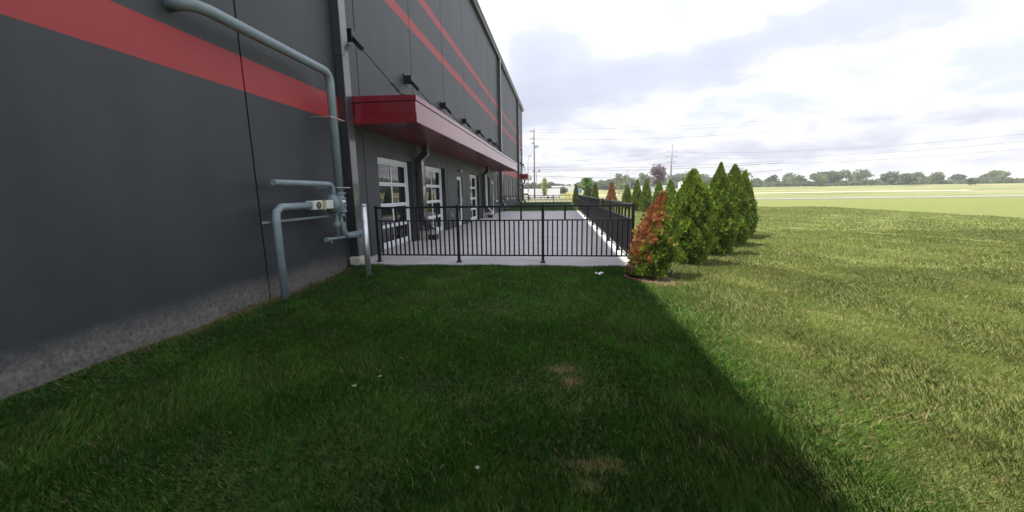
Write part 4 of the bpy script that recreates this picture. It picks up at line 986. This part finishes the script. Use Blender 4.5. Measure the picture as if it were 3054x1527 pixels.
# overhead wires
def wire(p, q, sag, r, label, group='overhead wires along the road'):
    pts = []; p = Vector(p); q = Vector(q)
    for i in range(41):
        t = i / 40; v = p.lerp(q, t); v.z -= sag * 4 * t * (1 - t); pts.append(v)
    tag(MB().tube(pts, r, 5).build('overhead_wire', M_WIRE), label, 'wire', group)
YW = 105.2
for py_, sag, r_, lab in ((386.5, 0.5, 0.016, 'topmost overhead wire from the top of the wooden pole'), (394, 0.7, 0.016, 'second overhead wire from the top'),
                         (414, 1.0, 0.026, 'third overhead wire, below the pole top crossarms'),
                         (499, 0.8, 0.030, 'upper one of the close pair of dark wires'), (504.5, 0.9, 0.045, 'thick lower wire of the close dark pair'),
                         (524, 1.2, 0.048, 'lowest thick dark wire above the tree line'), (527, 2.0, 0.018, 'thin drooping wire just below the lowest thick one')):
    a = at(1592, py_, YW)
    wire((-75, YW, a.z + 0.4), (a.x, YW, a.z), sag * 0.8, r_, lab + ', left of the pole', 'overhead wires along the road')
    wire((a.x, YW, a.z), (a.x + 62, YW, a.z + 0.25), sag, r_, lab)
for (ax_, az_), lab in zip(arms, ('topmost', 'middle', 'lowest')):
    wire((ax_, 150, az_), (ax_ - 105, 190, az_ + 0.5), 1.6, 0.028, '%s thin wire running left from the crossarm pole' % lab, 'wires of the crossarm pole')
    wire((ax_, 150, az_), (ax_ + 90, 118, az_ + 0.3), 2.0, 0.028, '%s thin wire running right from the crossarm pole' % lab, 'wires of the crossarm pole')

# ------------------------------------------------------------------ thin summer haze
HZ = bpy.data.materials.new('thin_air'); HZ.use_nodes = True; HZ.node_tree.nodes.clear()
_v = HZ.node_tree.nodes.new('ShaderNodeVolumePrincipled'); _o = HZ.node_tree.nodes.new('ShaderNodeOutputMaterial')
_v.inputs['Color'].default_value = (0.93, 0.95, 1.0, 1); _v.inputs['Density'].default_value = 0.0006
HZ.node_tree.links.new(_v.outputs[0], _o.inputs['Volume'])
tag(MB().box(-3600, 3600, -3600, 3600, -2.0, 24.0).build('haze', HZ), 'thin pale summer haze over the far field', 'haze', kind='stuff')

# ------------------------------------------------------------------ litter on the lawn
pp = MB(); pv = []
for i in range(5):
    for j in range(3): pv.append((0.62 + i * 0.034, 6.50 + j * 0.035, 0.045 + 0.02 * math.sin(i * 2.1 + j) + random.uniform(0, 0.01)))
pp.v = pv + [(a, b, c - 0.012) for a, b, c in pv]
pp.f = [(i * 3 + j, (i + 1) * 3 + j, (i + 1) * 3 + j + 1, i * 3 + j + 1) for i in range(4) for j in range(2)] + [(15 + i * 3 + j + 1, 15 + (i + 1) * 3 + j + 1, 15 + (i + 1) * 3 + j, 15 + i * 3 + j) for i in range(4) for j in range(2)]
pp.f += [(0, 15, 18, 3), (3, 18, 21, 6), (6, 21, 24, 9), (9, 24, 27, 12), (2, 5, 20, 17), (5, 8, 23, 20), (8, 11, 26, 23), (11, 14, 29, 26), (0, 1, 16, 15), (1, 2, 17, 16), (12, 27, 28, 13), (13, 28, 29, 14)]
tag(pp.build('crumpled_paper', M_PAPER), 'small crumpled white paper lying in the shaded grass', 'litter')
def fallen_leaf(x, y, s, a, label):
    mb = MB(); pr_ = [(0, -1), (0.45, -0.4), (0.9, -0.1), (0.4, 0.2), (0.3, 1.0), (0, 0.6), (-0.4, 0.9), (-0.35, 0.2), (-0.9, 0.0), (-0.4, -0.4)]
    c, sn = math.cos(a), math.sin(a)
    for dz in (0, -0.002):
        for u, v in pr_: mb.v.append((x + s * (u * c - v * sn), y + s * (u * sn + v * c), 0.055 + 0.25 * s * abs(u) + dz))
    mb.f = [tuple(range(10)), tuple(reversed(range(10, 20)))] + [(i, i + 10, (i + 1) % 10 + 10, (i + 1) % 10) for i in range(10)]
    tag(mb.build('fallen_leaf', M_LEAFDRY), label, 'leaf', 'pale leaves fallen on the lawn')
def lp_(px, py):
    r = M @ np.array([px - CX, py - CY, F_PX]); t = (0.03 - EYE) / r[2]; return r[0] * t, r[1] * t
for px, py, s, a, lab in ((1424, 1407, 0.016, 0.4, 'pale curled leaf low in the middle of the lawn'), (1057, 1160, 0.022, 1.4, 'pale leaf on the left lawn, nearer of two'),
                          (1134, 1131, 0.017, 2.5, 'pale leaf on the left lawn, farther of two'), (1262, 924, 0.015, 0.9, 'pale leaf in the upper lawn below the railing'),
                          (1126, 918, 0.015, 3.0, 'pale leaf in the upper lawn near the bollard')):
    x_, y_ = lp_(px, py); fallen_leaf(x_, y_, s, a, lab)
stn = MB().tube([(1.93, 6.72, -0.03), (1.93, 6.72, 0.02), (1.93, 6.72, 0.07)], [0.035, 0.033, 0.015], 7)
tag(stn.build('stone', mat('dark_stone', (0.10, 0.10, 0.10), 0.8, var=0.3, scale=20)), 'small dark stone right of the half-brown arborvitae foot', 'stone')
for (x_, y_, w_) in ((-2.2, 10.6, 0.05), (-0.9, 13.0, 0.05)):
    lf = MB(); lf.box(x_, x_ + w_, y_, y_ + 0.02, 0.003, 0.008)
    tag(lf.build('fallen_twig', M_BARK), 'dark twig scrap on the patio, %s' % ('nearer one' if y_ < 12 else 'farther one'), 'twig', 'dark scraps on the patio')

# ------------------------------------------------------------------ grass blades
def grass(n_target, y0, y1, dens, hgt, wid, seed, xr):
    r = np.random.default_rng(seed)
    out = []
    area = (y1 - y0) * (xr[1] - xr[0]); n = int(area * dens)
    x = r.uniform(xr[0], xr[1], n); y = r.uniform(y0, y1, n)
    ok = (x > WX + 0.02) & ~((x > PATIO[0]) & (x < PATIO[1] + 0.01) & (y > PATIO[2] - 0.005) & (y < PATIO[3]))
    ok &= ((x + y * 0.02) < 1.75 * y + 2.0) & (x > -1.9 * y - 1.5)
    ok &= r.random(n) > np.clip(bare(x, y) * 1.25, 0, 0.96)
    ok &= (((x - 1.58) / 0.42) ** 2 + ((y - 6.5) / 0.30) ** 2) > 1
    x, y = x[ok], y[ok]; n = len(x)
    # broad patches of growth and colour
    def pn(x, y, s, k):
        q = np.random.default_rng(k); a = np.zeros_like(x)
        for i in range(6):
            t = q.random() * 6.28; f = s * q.uniform(0.5, 2.0); a += np.sin((x * math.cos(t) + y * math.sin(t)) * f + q.random() * 6.28)
        return a / 3.2
    p1 = pn(x, y, 2.2, 1); p2_ = pn(x, y, 7.0, 2); p3 = pn(x, y, 0.9, 3)
    h = hgt * (0.55 + 0.7 * r.random(n)) * (1 + 0.16 * p1 + 0.20 * p2_) * (1 - 0.5 * bare(x, y))
    z = np.full(n, -0.03) + undulate(x, y) - 0.008 + np.interp(y, YS, ZS)
    a = r.random(n) * 6.28; ln = h * (0.15 + 0.60 * r.random(n)); flow = 0.22 * p2_
    lx = np.cos(a) * ln + flow * h * 0.6; ly = np.sin(a) * ln + 0.3 * p1 * h
    wx, wy = -np.sin(a) * wid * (0.6 + 0.8 * r.random(n)), np.cos(a) * wid * (0.6 + 0.8 * r.random(n))
    B = np.stack([x, y, z], 1); Wv = np.stack([wx, wy, np.zeros(n)], 1); Lm = np.stack([lx * 0.35, ly * 0.35, h * 0.62], 1); Lt = np.stack([lx, ly, h], 1)
    V = np.stack([B - Wv, B + Wv, B + Lm + Wv * 0.8, B + Lt, B + Lm - Wv * 0.8], 1)
    coarse = (r.random(n) < 0.10 * np.clip(pn(x, y, 5.0, 9) - 0.25, 0, 1) * 3)
    V = np.where(coarse[:, None, None], B[:, None, :] + (V - B[:, None, :]) * np.array([1.6, 1.6, 1.10]), V)
    k = r.random((n, 1)); k = np.where(coarse[:, None], 0.5 + 0.5 * k, k); dry = (r.random((n, 1)) < (0.03 + 0.05 * np.clip(p3, 0, 1) + 0.10 * np.clip((x - 1.2), 0, 1) + 0.5 * bare(x, y))[:, None])
    g = (1 - k) * np.array([0.018, 0.068, 0.011]) + k ** 1.6 * np.array([0.085, 0.215, 0.028])
    g = g * (1 + 0.25 * p3[:, None] + 0.32 * p2_[:, None]) + np.clip(p1, 0, 1)[:, None] * np.array([0.014, 0.008, 0.0])
    # sunlit strip: drier grass, plus sunlight painted in as a paler, yellower colour
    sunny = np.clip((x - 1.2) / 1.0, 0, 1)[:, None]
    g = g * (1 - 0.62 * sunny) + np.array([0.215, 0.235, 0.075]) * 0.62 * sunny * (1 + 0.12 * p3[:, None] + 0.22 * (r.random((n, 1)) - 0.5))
    dr = (1 - k) * np.array([0.20, 0.16, 0.07]) + k * np.array([0.33, 0.28, 0.14])
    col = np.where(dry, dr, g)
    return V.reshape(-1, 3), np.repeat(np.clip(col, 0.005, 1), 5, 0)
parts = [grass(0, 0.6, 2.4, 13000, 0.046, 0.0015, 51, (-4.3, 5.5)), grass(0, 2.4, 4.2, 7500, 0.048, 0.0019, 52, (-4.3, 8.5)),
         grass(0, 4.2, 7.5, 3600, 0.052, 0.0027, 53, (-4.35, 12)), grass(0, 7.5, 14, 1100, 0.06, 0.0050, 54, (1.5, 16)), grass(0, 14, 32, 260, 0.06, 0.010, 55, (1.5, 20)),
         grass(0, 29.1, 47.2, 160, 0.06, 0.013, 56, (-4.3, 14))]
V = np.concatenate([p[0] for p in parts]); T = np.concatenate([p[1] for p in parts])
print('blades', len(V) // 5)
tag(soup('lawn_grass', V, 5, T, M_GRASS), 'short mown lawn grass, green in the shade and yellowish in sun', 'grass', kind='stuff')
